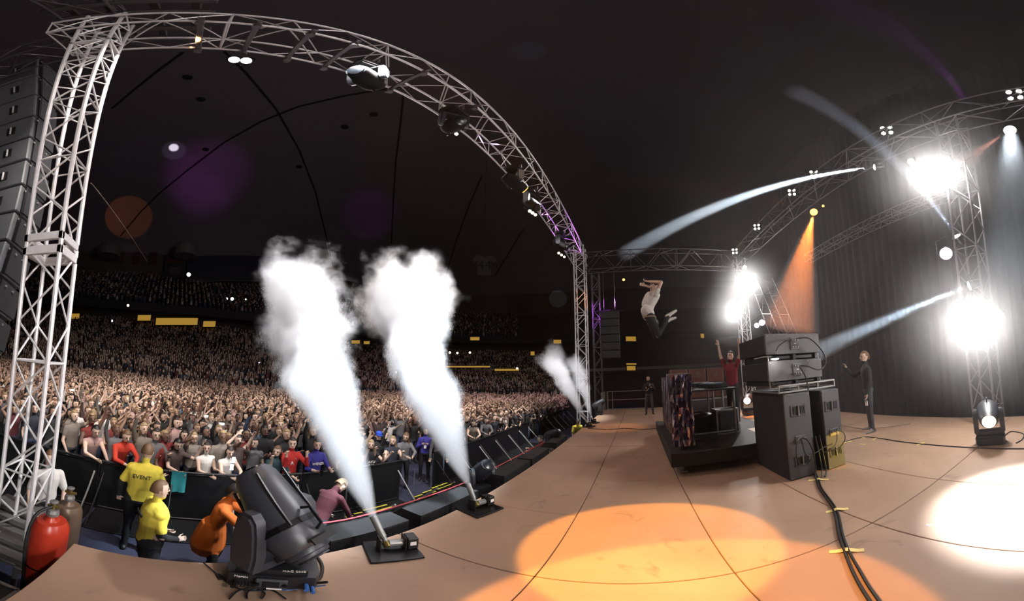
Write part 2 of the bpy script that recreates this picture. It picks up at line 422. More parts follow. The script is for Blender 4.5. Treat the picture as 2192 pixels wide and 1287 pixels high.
# lamps in the bowl
def bowl_lamp(px, py, r, rad, m, lab, grp, cat='lamp'):
    p = at_r(px, py, r); t = thing('stand_lamp', p, lab, cat, grp)
    d = (EYE - p).normalized()
    MB().lathe([(rad * .9, 0), (rad, rad * .2), (rad * .7, rad * .35)], (0, 0, 0), d, 10).build('lens', m, t)
    MB().lathe([(rad * .5, -rad * 1.6), (rad * 1.15, -rad * .6), (rad * 1.15, 0.02)], (0, 0, 0), d, 10).build('housing', blackm, t)
    return t
bowl_lamp(485, 640, 48, .22, lampw, 'first of the twin white followspots in the upper stand', 'followspots in the upper stand')
bowl_lamp(497, 640, 48, .26, lampw, 'second of the twin white followspots in the upper stand', 'followspots in the upper stand')
bowl_lamp(526, 641, 48, .12, lampw, 'small white lamp just past the twin followspots', 'followspots in the upper stand')
bowl_lamp(404, 588, 50, .35, lampw, 'bluish white lamp on the dark press box end', 'lamps in the bowl')
bowl_lamp(274, 654, 45, .2, lampwarm, 'small white lamp at the balcony edge of the far stand', 'lamps in the bowl')
bowl_lamp(483, 674, 45, .25, lampwarm, 'small lit lamp under the followspots', 'lamps in the bowl')
for px, py, q_ in ((963, 755, 'nearest the second smoke column'), (979, 756, 'second from the second smoke column'), (1006, 755, 'under the amber opening'), (1107, 789, 'at the end of the lit ledge')):
    bowl_lamp(px, py, 43, .16, lampwarm, 'tiny warm lamp on the side stand front ' + q_, 'tiny lamps on the side stand')
# number jersey hanging from the dome
p = at_r(1037, 568, 36)
t = thing('jersey_banner', p, 'giant retired jersey banner numbered 44 hanging under the dome', 'banner')
d = (EYE - p); d.z = 0; d.normalize(); xx = Vector((-d.y, d.x, 0)); Fj = Matrix((xx, Vector((0, 0, 1)), d)).transposed()
k = 36 / 10.6388 * math.pi / 180
poly = [(-15, -25), (15, -25), (15, 12), (22, 6), (27, 14), (17, 25), (8, 25), (0, 20), (-8, 25), (-17, 25), (-27, 14), (-22, 6), (-15, 12)]
MB().prism([(x * k, y * k) for x, y in poly], -.04, .04, Fj.to_4x4()).build('fabric', mat('jersey_grey', '#3c383a', .9), t)
text('44', 1.9, 'number', mat('jersey_number', '#171517', .9), t, Fj @ Vector((0, -.05, .06)), Fj, .01)
MB().cyl((0, 0, 2.6), (0, 0, 22), .03, n=5).build('hanging_cable', seam, t)

# ------------------------------------------------------------------ stage
deckm = mat('plywood_deck', '#96796400'[:7], 0.62, 0, 0.14, 1.6, 0.08, 30)
nt = deckm.node_tree                       # worn plywood: large blotches, scuffs
b_ = nt.nodes['Principled BSDF']
def deck_layer(scale, dist, c0, c1, col, prev):
    n = nt.nodes.new('ShaderNodeTexNoise'); n.inputs['Scale'].default_value = scale; n.inputs['Detail'].default_value = 6; n.inputs['Distortion'].default_value = dist
    g = nt.nodes.new('ShaderNodeNewGeometry'); nt.links.new(g.outputs['Position'], n.inputs['Vector'])
    r = nt.nodes.new('ShaderNodeValToRGB'); r.color_ramp.elements[0].position = c0; r.color_ramp.elements[1].position = c1
    nt.links.new(n.outputs['Fac'], r.inputs[0])
    m = nt.nodes.new('ShaderNodeMix'); m.data_type = 'RGBA'; m.inputs[7].default_value = (*col, 1)
    nt.links.new(prev, m.inputs[6]); nt.links.new(r.outputs[0], m.inputs[0]); return m.outputs[2]
prev = b_.inputs['Base Color'].links[0].from_socket
prev = deck_layer(0.8, 0.6, .48, .72, lin('#a4866f'), prev)
prev = deck_layer(2.6, 1.5, .62, .8, lin('#755b4a'), prev)
prev = deck_layer(14, 0.5, .74, .78, lin('#5f4d40'), prev)
nt.links.new(prev, b_.inputs['Base Color'])
YE, XL, XR, YB = 1.95, -0.66, 16.1, -6.3
stage = MB().box(((XL + XR) / 2, (YE + YB) / 2, -.16), (XR - XL - .04, YE - YB - .04, .24)).build('stage_floor', mat('stage_substructure', '#241f1c', .8)); struct(stage)
ys = [1.95, .71, -.53, -1.76, -2.94, -4.2, -5.4, -6.3]
xs0 = [-.66, 1.85, 4.35, 6.85, 9.35, 11.85, 14.35, 16.1]
meshes = {}
for j in range(len(ys) - 1):
    for i in range(len(xs0) - 1):
        x0, x1 = xs0[i], xs0[i + 1]; cuts = [(x0, x1)]
        if (i, j) in ((1, 0), (3, 3), (2, 5)): cuts = [(x0, (x0 + x1) / 2), ((x0 + x1) / 2, x1)]
        for a, b in cuts:
            wx, wy = round(b - a - .008, 3), round(ys[j] - ys[j + 1] - .008, 3)
            if (wx, wy) not in meshes: meshes[(wx, wy)] = MB().bbox((0, 0, 0), (wx, wy, .036), .005).mesh('deck_panel', deckm)
            inst('deck_panel', meshes[(wx, wy)], stage, ((a + b) / 2, (ys[j] + ys[j + 1]) / 2, -.0185 - .0015 * ((i * 7 + j * 3) % 3)))
# stage skirt, legs hidden behind
sk = MB().box(((XL + XR) / 2, YE + .01, -.78), (XR - XL, .02, 1.3)).build('skirt', drape, stage)
MB().box((XL - .01, (YE + YB) / 2, -.78), (.02, YE - YB, 1.3)).build('skirt', drape, stage)
# black backdrop with folds
vs = []; fs = []; N = 420
xa, xb = -14, 13.8
for i in range(N + 1):
    x = xa + (xb - xa) * i / N; y = -8.6 + .05 * math.sin(i * 1.05) + .05 * math.sin(i * .17)
    vs += [(x, y, ZF), (x, y, 15.0), (x, y - .03, 15.0), (x, y - .03, ZF)]
for i in range(N):
    a = i * 4; fs += [(a, a + 4, a + 5, a + 1), (a + 1, a + 5, a + 6, a + 2), (a + 2, a + 6, a + 7, a + 3)]
bd = MB(); bd.add(vs, fs); struct(bd.build('wall_back', drape, smooth=True))
MB().box((5, -7.3, -.55), (24, 2.0, .1)).build('rear_walkway', mat('walkway_black', '#141314', .8)); bpy.data.objects['rear_walkway']['kind'] = 'structure'

# ------------------------------------------------------------------ trusses
def truss(name, label, p0, p1, w, h, mod, m, tr=.025, br=.014, sidev=(0, 1, 0), group=None, single=False, ladder=False, skip=(), cat='truss'):
    """box truss from p0 to p1 (centre line); sidev = direction of its width w; the other section axis is h."""
    p0 = Vector(p0); p1 = Vector(p1); X = (p1 - p0); L = X.length; X.normalize()
    Y = Vector(sidev); Y = (Y - X * Y.dot(X)).normalized(); Z = X.cross(Y)
    F = Matrix((X, Y, Z)).transposed()
    t = thing(name, p0, label, cat, group, rot=F)
    hw, hh = w / 2, h / 2
    ch = MB().cyl((0, 0, 0), (L, 0, 0), tr, n=8).mesh('chord', m, True)
    for y in (-hw, hw):
        for z in (-hh, hh): inst('chord', ch, t, (0, y, z))
    n = max(1, round(L / mod)); mod = L / n
    e = tr * .6
    A = {}
    A['y0'] = MB().cyl((e, 0, -hh + e), (mod - e, 0, hh - e), br, n=6).mesh('brace', m, True)
    A['y1'] = MB().cyl((e, 0, hh - e), (mod - e, 0, -hh + e), br, n=6).mesh('brace', m, True)
    A['z0'] = MB().cyl((e, -hw + e, 0), (mod - e, hw - e, 0), br, n=6).mesh('brace', m, True)
    A['z1'] = MB().cyl((e, hw - e, 0), (mod - e, -hw + e, 0), br, n=6).mesh('brace', m, True)
    A['ry'] = MB().cyl((0, 0, -hh), (0, 0, hh), br, n=6).mesh('rung', m, True)
    A['rz'] = MB().cyl((0, -hw, 0), (0, hw, 0), br * 1.2, n=6).mesh('rung', m, True)
    B = MB()
    for i in range(n):
        x = i * mod; k = i % 2
        if single:
            for y in (-hw, hw): B.cyl((x + e, y, (-hh if k else hh)), (x + mod - e, y, (hh if k else -hh)), br, n=5)
            for z in (-hh, hh): B.cyl((x + e, (-hw if k else hw), z), (x + mod - e, (hw if k else -hw), z), br, n=5)
        else:
            for y in (-hw, hw): inst('brace', A['y%d' % k], t, (x, y, 0))
            for z in (-hh, hh):
                if ladder: inst('rung', A['rz'], t, (x + mod / 2, 0, z))
                else: inst('brace', A['z%d' % k], t, (x, 0, z))
        if not single and i % 3 == 0:
            for y in (-hw, hw): inst('rung', A['ry'], t, (x, y, 0))
            for z in (-hh, hh): inst('rung', A['rz'], t, (x, 0, z))
    if single: 
        o = B.build('bracing', m, t); o['kind'] = 'stuff'
    return t, F, L

XT = -1.54; XT2 = 14.3
# near lattice tower
tw, F, L = truss('lattice_tower', 'near bright aluminium lattice tower at the stage corner beside the gas cylinders', (XT, 2.67, -1.0), (XT, 2.67, 8.9), .385, .40, .42, alu, .026, .0125)
def hollow(z, s, hgt, name):
    b = MB()
    for a in (-1, 1):
        b.bbox((a * s / 2, 0, 0), (.05, s + .05, hgt), .006); b.bbox((0, a * s / 2, 0), (s + .05, .05, hgt), .006)
    return b
def to_world_child(o, parent):
    """keep a world-placed child where it is"""
    o.parent = parent
    loc = parent.location; q = parent.rotation_quaternion if parent.rotation_mode == 'QUATERNION' else parent.rotation_euler.to_quaternion()
    o.matrix_parent_inverse = (Matrix.Translation(loc) @ q.to_matrix().to_4x4()).inverted()
    return o
for z in (2.66, 2.82): to_world_child(hollow(z, .40, .09, 'spreader').build('spreader_frame', alu, loc=(XT, 2.67, z)), tw)
to_world_child(hollow(6.75, .40, .06, 's').build('spreader_frame', alu, loc=(XT, 2.67, 7.2)), tw)
b = MB()
for dy in (-.42, -.2, .2, .42): b.bbox((0, dy, 0), (1.1, .09, .08), .008)
for dx in (-.5, .5): b.bbox((dx, 0, -.09), (.09, 1.0, .08), .008)
to_world_child(b.build('base_frame', steel, loc=(XT - .1, 2.55, -.62)), tw)
# far tower
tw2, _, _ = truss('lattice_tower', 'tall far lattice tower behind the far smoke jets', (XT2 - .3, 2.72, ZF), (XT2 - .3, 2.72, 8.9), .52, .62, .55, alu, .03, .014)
tw3, _, _ = truss('lattice_tower', 'second far lattice tower lit magenta just behind the first', (XT2 + 1.6, 2.2, ZF), (XT2 + 1.6, 2.2, 8.0), .42, .42, .55, alu_shaded, .026, .014)
# front truss (seen as the great arch), lying along X
truss('front_roof_truss', 'long bright front roof truss sweeping overhead across the stage', (-2.1, 2.775, 8.27), (XT2 + .3, 2.775, 8.27), .71, .60, .62, alu, .024, .012)
truss('rear_roof_truss', 'dim rear roof truss carrying the four-lamp clusters', (-2.1, -5.81, 8.27), (XT2 + .3, -5.81, 8.27), .72, .60, .8, alu_shaded, .024, .012)
truss('side_roof_truss', 'straight side roof truss joining the far towers above the stage end', (XT2, 2.5, 8.02), (XT2, -5.5, 8.02), .6, 1.02, .82, alu_shaded, .026, .014, sidev=(1, 0, 0))
truss('side_roof_truss', 'dark side roof truss crossing over the near tower top', (-1.75, 3.4, 9.2), (-1.75, -6.2, 9.2), .6, .60, .8, alu_shaded, .024, .014, sidev=(1, 0, 0))
truss('side_roof_truss', 'outrigger truss reaching left from the near tower top', (-1.2, 3.2, 8.9), (-6.5, 3.5, 8.7), .5, .50, .6, alu_shaded, .024, .014, single=True)
truss('hung_lamp_truss', 'slender sloping lamp truss hung in front of the black backdrop', (10.3, -7.55, 6.75), (3.2, -7.55, 6.75), .34, .36, .42, alu_shaded, .02, .011)
truss('upstage_tower', 'upstage lattice tower behind the two brightest lamps', (2.25, -6.0, ZF), (2.25, -6.0, 8.2), .62, .5, .62, alu_shaded, .026, .014)
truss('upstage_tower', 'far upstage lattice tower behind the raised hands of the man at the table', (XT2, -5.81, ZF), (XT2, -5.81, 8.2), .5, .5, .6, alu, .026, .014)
truss('raked_truss', 'leaning lattice truss rising behind the speaker stack', (9.25, -6.35, .1), (12.75, -6.35, 6.25), .9, .7, .62, alu_shaded, .026, .015)
# beams, motors and plates above the near tower
jm = mat('roof_beam_grey', '#4a4648', .5, .4)
b = MB()
for y in (2.2, 2.5, 3.0, 3.3): b.bbox((0, y - 2.75, 0), (1.7, .1, .12), .01)
for x in (-.6, -.2, .25, .65): b.bbox((x, 0, .16), (.09, 1.3, .1), .01)
tag(b.build('tower_head_block', jm, loc=(-1.3, 2.75, 8.95)), 'dark grillage of beams on top of the near lattice tower', 'beam')
for i, (x, lab) in enumerate(((-.5, 'first motor crosspiece right of the near tower head'), (.05, 'second motor crosspiece of the front truss'), (.62, 'third motor crosspiece of the front truss'), (1.15, 'fourth motor crosspiece of the front truss'), (2.3, 'fifth motor crosspiece of the front truss'), (3.6, 'sixth motor crosspiece of the front truss, halfway down the sweep'))):
    b = MB(); b.bbox((0, 0, 0), (.07, .95, .06), .008); b.cyl((0, -.36, -.02), (0, -.36, -.14), .05, n=10); b.cyl((0, .36, -.02), (0, .36, -.14), .05, n=10)
    o = b.build('truss_crosspiece', alu_shaded, loc=(x, 2.775, 7.93)); tag(o, lab, 'crosspiece', 'crosspieces under the front truss')

# ------------------------------------------------------------------ moving heads, lamps
def mh_body(scale, pan, tilt, lens, detail=False):
    """moving light standing on its base at the origin: base, yoke, head > lens, handle. Head axis +Z when tilt 0."""
    s = scale; out = {}
    Rz = Matrix.Rotation(pan, 3, 'Z')
    b = MB(); 
    out['base'] = b.prism([(-.24 * s, -.19 * s), (.24 * s, -.19 * s), (.27 * s, -.12 * s), (.27 * s, .12 * s), (.24 * s, .19 * s), (-.24 * s, .19 * s), (-.27 * s, .12 * s), (-.27 * s, -.12 * s)], .03 * s, .15 * s).prism([(-.2 * s, -.16 * s), (.2 * s, -.16 * s), (.22 * s, .16 * s), (-.22 * s, .16 * s)], .15 * s, .19 * s)
    for x in (-.2, .2):
        for y in (-.14, .14): b.cyl((x * s, y * s, 0), (x * s, y * s, .03 * s), .025 * s)
    y_ = MB(); M = Rz.to_4x4()
    y_.prism([(-.26 * s, .0), (.26 * s, 0), (.24 * s, .07 * s), (-.24 * s, .07 * s)], -.09 * s, .09 * s, M @ Matrix.Translation((0, 0, .2 * s)) @ Matrix.Rotation(R(90), 4, 'X'))
    arm = [(-.10, 0), (.10, 0), (.115, .14), (.10, .32), (.08, .42), (.035, .465), (-.035, .465), (-.08, .42), (-.10, .32), (-.115, .14)]
    for sx in (-1, 1):
        MM = M @ Matrix.Translation((sx * .235 * s, 0, .22 * s)) @ Matrix(((0, 0, 1, 0), (1, 0, 0, 0), (0, 1, 0, 0), (0, 0, 0, 1)))
        y_.prism([(a * s, c * s) for a, c in arm], -.035 * s, .035 * s, MM)
        MM2 = M @ Matrix.Translation((sx * .275 * s, 0, .22 * s)) @ Matrix(((0, 0, 1, 0), (1, 0, 0, 0), (0, 1, 0, 0), (0, 0, 0, 1)))
        y_.prism([(a * s * .8, (c * .9 + .02) * s) for a, c in arm], -.012 * s, .012 * s, MM2)
    out['yoke'] = y_
    hc = Vector((0, 0, .60 * s)); dirv = Rz @ Vector((0, math.sin(tilt), math.cos(tilt)))
    upv = Rz @ Vector((1, 0, 0)).cross(Vector((0, math.sin(tilt), math.cos(tilt))))
    h = MB()
    prof = [(.0, -.40), (.12, -.40), (.13, -.385), (.13, -.37), (.15, -.365), (.155, -.35), (.155, -.33), (.17, -.32), (.19, -.27), (.20, -.22), (.205, -.21), (.205, -.10), (.20, .05), (.175, .25), (.165, .33), (.15, .36), (.15, .38), (.13, .38)]
    h.lathe([(max(r, .001) * s, z * .93 * s) for r, z in prof], hc, dirv, 20, 1.0, .9, up=upv)
    out['head'] = h; out['hc'] = hc; out['dir'] = dirv; out['up'] = upv
    l = MB(); l.lathe([(.125 * s, .35 * s), (.12 * s, .372 * s), (.07 * s, .385 * s), (.01 * s, .39 * s)], hc, dirv, 20)
    out['lens'] = l
    hd = MB(); sd = dirv.cross(upv).normalized()
    out['handle'] = []
    for sg in (-1, 1):
        hd = MB()
        P = [hc + upv * (.19 * s) * sg + dirv * (-.22 * s), hc + upv * (.25 * s) * sg + dirv * (-.2 * s), hc + upv * (.26 * s) * sg + dirv * (-.08 * s), hc + upv * (.195 * s) * sg + dirv * (-.05 * s)]
        hd.tube(P, .011 * s, 6); out['handle'].append(hd)
    return out
def moving_head(name, loc, label, scale=1, pan=0, tilt=0, lens=None, group=None, rotz=0, hang=False):
    d = mh_body(scale, pan, tilt, lens)
    t = thing(name, loc, label, 'stage light', group, rotz)
    if hang: t.rotation_euler = (math.pi, 0, rotz)
    d['base'].build('base', black, t, True); d['yoke'].build('yoke', black2, t, True)
    h = d['head'].build('head', mat('fixture_matt_black', '#18181a', .85, 0, .15, 8, 0, 60, .2) if hang else black2, t, True)
    d['lens'].build('lens', lens or mat('dark_lens', '#14181c', .25, 0, 0), h, True); [q.build('handle', blackm, h, True) for q in d['handle']]
    return t, d, h
# the big one in the foreground
near = on_z(582, 1232, 0)
t, d, h = moving_head('moving_light', (near.x, near.y, 0), 'big black moving light in the foreground beside the yellow-shirted guards', 1.0, R(48), R(50), None, rotz=R(-20))
NEARMH = t
s = 1.0
Fv = Matrix(((1, 0, 0), (0, 0, -1), (0, 1, 0))) # text facing -y
b = MB().bbox((0, -.205, .09), (.18, .03, .09), .01).build('control_panel', mat('panel_grey', '#3b3d42', .4), t)
for x in (-.075, .075): MB().cyl((x, -.22, .09), (x, -.235, .09), .014, n=12).build('knob', blackm, b)
MB().box((0, -.223, .093), (.09, .006, .05)).build('display', mat('unlit_display', '#15171c', .15), b)
MB().box((.02, -.205, .040), (.085, .006, .024)).build('label_sticker', mat('sticker_white', '#e8dedb', .5), t)
for x, zz, r_ in ((.19, .085, .016), (.225, .06, .014), (-.2, .07, .015)): MB().cyl((x, -.20, zz), (x, -.265, zz), r_, n=10).build('connector', mat('connector_blue', '#2f5c9e', .4) if x > 0 else blackm, t)
for k in range(7): MB().box((-.2 + .018 * k, -.216, .06), (.006, .004, .05)).build('vent_slot', rubber, t)
text('Martin', .03, 'lettering', mat('print_white', '#cfc8c6', .6), t, (-.17, -.196, .125), Fv)
text('MAC 2000', .03, 'lettering', MATS['print_white'], t, (.12, -.168, .193), Matrix.Identity(3))
# head ribs, seam band and rear vent on the big head
hc, dv, uv = d['hc'], d['dir'], d['up']; sd = dv.cross(uv).normalized()
Fh = Matrix((sd, uv, dv)).transposed()
MB().lathe([(.207 * s, -.02), (.213 * s, -.02), (.213 * s, .02), (.207 * s, .02)], hc + dv * (-.12 * s), dv, 20, 1.0, .9, up=uv).build('seam_band', blackm, h)
for sg in (-1, 1):
    MB().box(hc + sd * (sg * .12 * s) + uv * (.155 * s) + dv * (.08 * s), (.012, .02, .42 * s), Fh).build('rib', black, h)
    MB().box(hc + sd * (sg * .12 * s) - uv * (.155 * s) + dv * (.08 * s), (.012, .02, .42 * s), Fh).build('rib', black, h)
for k in range(4):
    MB().lathe([(.10 * s - .018 * k, 0), (.105 * s - .018 * k, -.012)], hc + dv * (-.376 * s), dv, 18).build('rear_vent_ring', mat('vent_rib_grey', '#55565a', .35, .3), h)
for sg in (-1, 1):
    MB().prism([(-.10, -.022), (.10, -.022), (.10, .022), (-.10, .022)], 0, .012, Matrix.Translation(hc + uv * (sg * .182 * s) + dv * (-.29 * s)) @ Matrix((sd, dv * sg * -1, uv * sg)).transposed().to_4x4()).build('air_slot', rubber, h)
# cables of the foreground light
def cable(name, pts, r, m, label, group=None, cat='cable', n=6, sub=6):
    P = [Vector(p) for p in pts]; out = []
    for i in range(len(P) - 1):
        a = P[max(i - 1, 0)]; b_, c = P[i], P[i + 1]; d_ = P[min(i + 2, len(P) - 1)]
        for k in range(sub):
            u = k / sub
            out.append(.5 * ((2 * b_) + (c - a) * u + (2 * a - 5 * b_ + 4 * c - d_) * u * u + (3 * b_ - a - 3 * c + d_) * u ** 3))
    out.append(P[-1])
    o = MB().tube(out, r, n).build(name, m, None, True); tag(o, label, cat, group); return o
def fz(pts, z=.012): return [Vector((on_z(a, b).x, on_z(a, b).y, z)) for a, b in pts]
c0 = [NEARMH.location + Vector((.24, -.26, .08))] + fz([(655, 1252), (683, 1243), (690, 1215), (678, 1192), (660, 1170)])
cable('power_cable', c0, .011, rubber, 'thick black cable looping behind the foreground moving light')
cable('power_cable', fz([(435, 1207), (462, 1230), (470, 1243), (478, 1238), (466, 1232), (500, 1258), (540, 1268), (600, 1262)]), .006, rubber, 'thin black cable running in from the stage edge to the foreground light')
cable('signal_cable', fz([(490, 1285), (510, 1268), (545, 1262), (585, 1267), (612, 1285)]), .006, rubber, 'black cable loop at the bottom edge in front of the foreground light')
cable('signal_cable', fz([(528, 1284), (530, 1270), (548, 1264), (566, 1272), (560, 1284)]), .006, rubber, 'smaller inner cable loop in front of the foreground light')
cable('signal_cable', [NEARMH.location + Vector((.225, -.27, .06))] + fz([(645, 1262), (610, 1266), (590, 1258), (555, 1256)]), .005, mat('cable_blue', '#31528a', .5), 'thin blue plugged cable under the foreground light')

# right-hand lit moving head on the deck
p = on_z(2122, 948, 0)
t, d, h = moving_head('moving_light', (p.x, p.y, 0), 'black moving light with lit lens on the deck beyond the long taped cable', .90, R(7), R(104), lampwarm, rotz=R(14))
cable('power_cable', fz([(2150, 935), (2165, 925), (2190, 930), (2188, 942), (2175, 950)]), .009, rubber, 'black cable lying behind the lit moving light')
# ones by the far end and by the pit
p = on_z(1598, 868, 0.45)
t, d, h = moving_head('moving_light', (7.9, -3.15, .36), 'lit moving light on the low platform behind the man at the turntable table', .8, R(62), R(95), lampwarm)
t, d, h = moving_head('moving_light', (13.6, 1.9, .0), 'dark moving light standing at the far deck corner by the railing', .9, R(200), R(60), None)
pp = at_r(1042, 1010, 4.9)
t, d, h = moving_head('moving_light', (pp.x, 2.55, -.465), 'dark moving light in the pit beside the second smoke jet', .8, R(150), R(50), None)
t, d, h = moving_head('moving_light', (1.22, 3.4, -.62), 'dark moving light down in the pit between the foreground light and the maroon sweater', .62, R(200), R(70), None)
pp = on_y(1180, 955, 2.6)
t, d, h = moving_head('moving_light', (pp.x, 2.55, -.465), 'dark moving light in the pit near the crouching red jacket', .8, R(150), R(70), None)
# stands that carry the pit lights
for x, z, lab in ((1.22, -.63, 'maroon sweater'),):
    y = 3.4
    b = MB(); b.bbox((0, 0, z - .02), (.6, .45, .04), .005)
    for a in (-.26, .26):
        for c in (-.18, .18): b.cyl((a, c, ZF), (a, c, z), .02, n=6)
    tag(b.build('light_stand', blackm, loc=(x, y, 0)), 'low black stand under the pit light near the ' + lab, 'stand')
# hanging moving heads on the front truss
for i, (px, py, pan, tl, lens, lab) in enumerate(((785, 165, 60, 70, None, 'topmost dark moving light hanging from the front truss'), (972, 262, 30, 60, None, 'second dark moving light hanging down the front truss'),
        (1092, 388, -60, 70, lampamber, 'amber lit moving light hanging on the front truss'), (1140, 430, 20, 40, None, 'dark moving light just below the amber one on the front truss'), (1192, 520, 10, 50, None, 'lowest dark moving light on the front truss near the far tower'))):
    dd = D(px, py); p = EYE + dd * ((7.85 - .45 - EYE.z) / dd.z); 
    t, d, h = moving_head('hanging_light', (p.x, 2.8, 7.86), lab, .95, R(pan), R(tl), lens, hang=True, group='moving lights hung from the front truss')
    [MB().cyl((0, q * .2, -.12), (0, q * .2, .02), .02, n=6).build('clamp', steel, t) for q in (-1, 1)]
if True:
    p = on_y(1088, 382, 2.9); light('amber_beam_light', 'SPOT', p + Vector((-.5, .2, 0)), 1200, (1, .45, .1), target=p + Vector((-6, 2.5, 1.2)), size=.05, angle=14, blend=.5)
    # magenta lamp on the far end of the front truss and on the far tower
    light('magenta_lamp_light', 'SPOT', (13.2, 1.4, 6.9), 700, PURPLE, target=(11.5, 2.8, 8.3), size=.05, angle=50, blend=.5)
    light('magenta_lamp_light', 'SPOT', (14.6, .8, 6.0), 1500, PURPLE, target=(15.6, 2.4, 5.2), size=.05, angle=60, blend=.5)
    light('amber_lamp_light', 'SPOT', (12.5, 1.2, 5.4), 120, ORANGE, target=(14.0, 2.6, 5.8), size=.05, angle=30, blend=.5)

# small lamp clusters
def cluster(px, py, y, z, label, n=4, sc=1.0, tgt=EYE):
    dd = D(px, py); p = EYE + dd * ((z - EYE.z) / dd.z)
    t = thing('blinder_cluster', p, label, 'lamp cluster', 'four-lamp clusters along the rear truss')
    d = (tgt - p).normalized(); F = frame(d)
    r = .075 * sc
    MB().bbox((0, 0, 0), (r * 4.6, r * 4.6, .05), .01, F).build('housing', blackm, t)
    for a, c in ((-1, -1), (1, -1), (1, 1), (-1, 1))[:n]:
        q = F @ Vector((a * r * 1.15, c * r * 1.15, .03))
        MB().lathe([(r * .95, -.03), (r, 0), (r * .9, .02)], q, d, 12).build('shade', blackm, t)
        MB().lathe([(r * .8, .0), (r * .6, .035), (.01, .045)], q, d, 12).build('bulb', lampw, t)
for (px, py), sc, lab in (((2172, 203), 1.15, 'nearest and biggest lamp cluster of the rear truss'), ((1898, 279), 1.05, 'second lamp cluster along the rear truss'), ((1742, 372), .9, 'third lamp cluster, crossed by the long white beam'),
        ((1695, 412), .95, 'fourth lamp cluster along the rear truss'), ((1620, 486), 1.0, 'fifth lamp cluster along the rear truss'), ((1573, 538), 1.1, 'farthest lamp cluster at the end of the rear truss')):
    cluster(px, py, -5.56, 8.6, lab, sc=sc)
def par(name, p, label, d, rad, lens, group=None, cat='stage light'):
    p = Vector(p); d = Vector(d).normalized()
    t = thing(name, p, label, cat, group)
    MB().lathe([(rad * .45, -rad * 2.6), (rad * .8, -rad * 2.4), (rad * 1.05, -rad * .9), (rad * 1.18, 0), (rad * 1.12, .01)], (0, 0, 0), d, 14).build('can', blackm, t, True)
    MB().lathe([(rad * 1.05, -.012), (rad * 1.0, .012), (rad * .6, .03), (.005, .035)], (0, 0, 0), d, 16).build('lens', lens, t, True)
    s_ = frame(d).col[0]
    if rad < .2: MB().tube([s_ * rad * 1.3 + d * (-rad), s_ * rad * 1.35 + Vector((0, 0, rad * 2.2)), Vector((0, 0, rad * 2.9)), -s_ * rad * 1.35 + Vector((0, 0, rad * 2.2)), -s_ * rad * 1.3 + d * (-rad)], rad * .1, 5).build('bracket', blackm, t)
    return t
# the four dazzling lamps, lens discs oversized to hold their glare
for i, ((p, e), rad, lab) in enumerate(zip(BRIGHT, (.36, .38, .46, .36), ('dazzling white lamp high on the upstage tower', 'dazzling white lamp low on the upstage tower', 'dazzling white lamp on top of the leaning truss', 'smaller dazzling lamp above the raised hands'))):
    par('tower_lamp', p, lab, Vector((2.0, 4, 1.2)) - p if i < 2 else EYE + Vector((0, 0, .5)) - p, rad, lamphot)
LMP = [((1873, 358), 6.6, .085, lampw, 'white beam lamp at the near end of the long straight beam'), ((2048, 507), 6.3, .10, lampw, 'white lamp throwing its beam up from the upstage tower'), ((2025, 543), 6.2, .14, lamppurp, 'pinkish oval lamp on the upstage tower'),
       ((2076, 612), 6.1, .10, lampw, 'white beam lamp just above the low dazzling lamp'), ((1742, 454), 9.4, .13, lampamber, 'amber lamp throwing the wide orange cone'), ((2162, 279), 6.3, .14, lampw, 'white lamp with a pink beam at the top right of the rear truss'),
       ((1950, 346), 6.6, .08, lampw, 'small white lamp left of the highest dazzling lamp'), ((1762, 441), 9.4, .04, lampamber, 'tiny amber lamp beside the wide orange cone'), ((1594, 572), 14.2, .10, lampwarm, 'small lamp just over the leaning truss lamp'),
       ((1620, 697), 13.5, .12, lamppurp, 'narrow magenta lamp on the leaning truss'), ((1631, 691), 13.3, .14, lamppurp, 'round magenta lamp on the leaning truss'), ((2062, 655), 6.2, .05, lampw, 'small lamp tucked by the low dazzling lamp'),
       ((1335, 599), 13.8, .06, lampamber, 'small warm lamp hanging under the far side truss')]
LP = {}
BT1 = lambda: EYE + D(1338, 543) * 21
BT2 = lambda: EYE + D(1700, 195) * 11
BT3 = lambda: at_r(1745, 755, 10.4)
BDIR = {(1873, 358): BT1, (2048, 507): BT2, (2076, 612): BT3}
for (px, py), r_, rad, m_, lab in LMP:
    p = at_r(px, py, r_); LP[(px, py)] = p
    dd_ = BDIR.get((px, py)); par('stage_lamp', p, lab, (EYE - p).normalized() * (.55 if dd_ else 1) + ((dd_() - p).normalized() if dd_ else Vector()), rad, m_)
for px, py, n_, lab in ((513, 128, 2, 'pair of white lamps under the top of the front truss'), (1168, 482, 0, ''), (1140, 455, 3, 'row of small amber lamps low on the front truss'), (1202, 545, 3, 'row of small amber lamps at the foot of the front truss')):
    for k in range(n_):
        x_, y_ = (px - 12 + 26 * k, py + 2 * k) if n_ == 2 else (px - 6 + 6 * k, py - 3 + 4 * k)
        p = on_y(x_, y_, 3.15); 
        par('truss_lamp', p, ('first ', 'second ', 'third ')[k] + 'lamp of the ' + lab, (EYE - p) + Vector((0, 0, 2)), .07 if n_ == 2 else .055, lampw if n_ == 2 else lampwarm, 'lamps of the ' + lab)
p = on_y(977, 287, 2.9); par('truss_lamp', p, 'tiny white lamp under the second hanging light', EYE - p, .035, lampw)
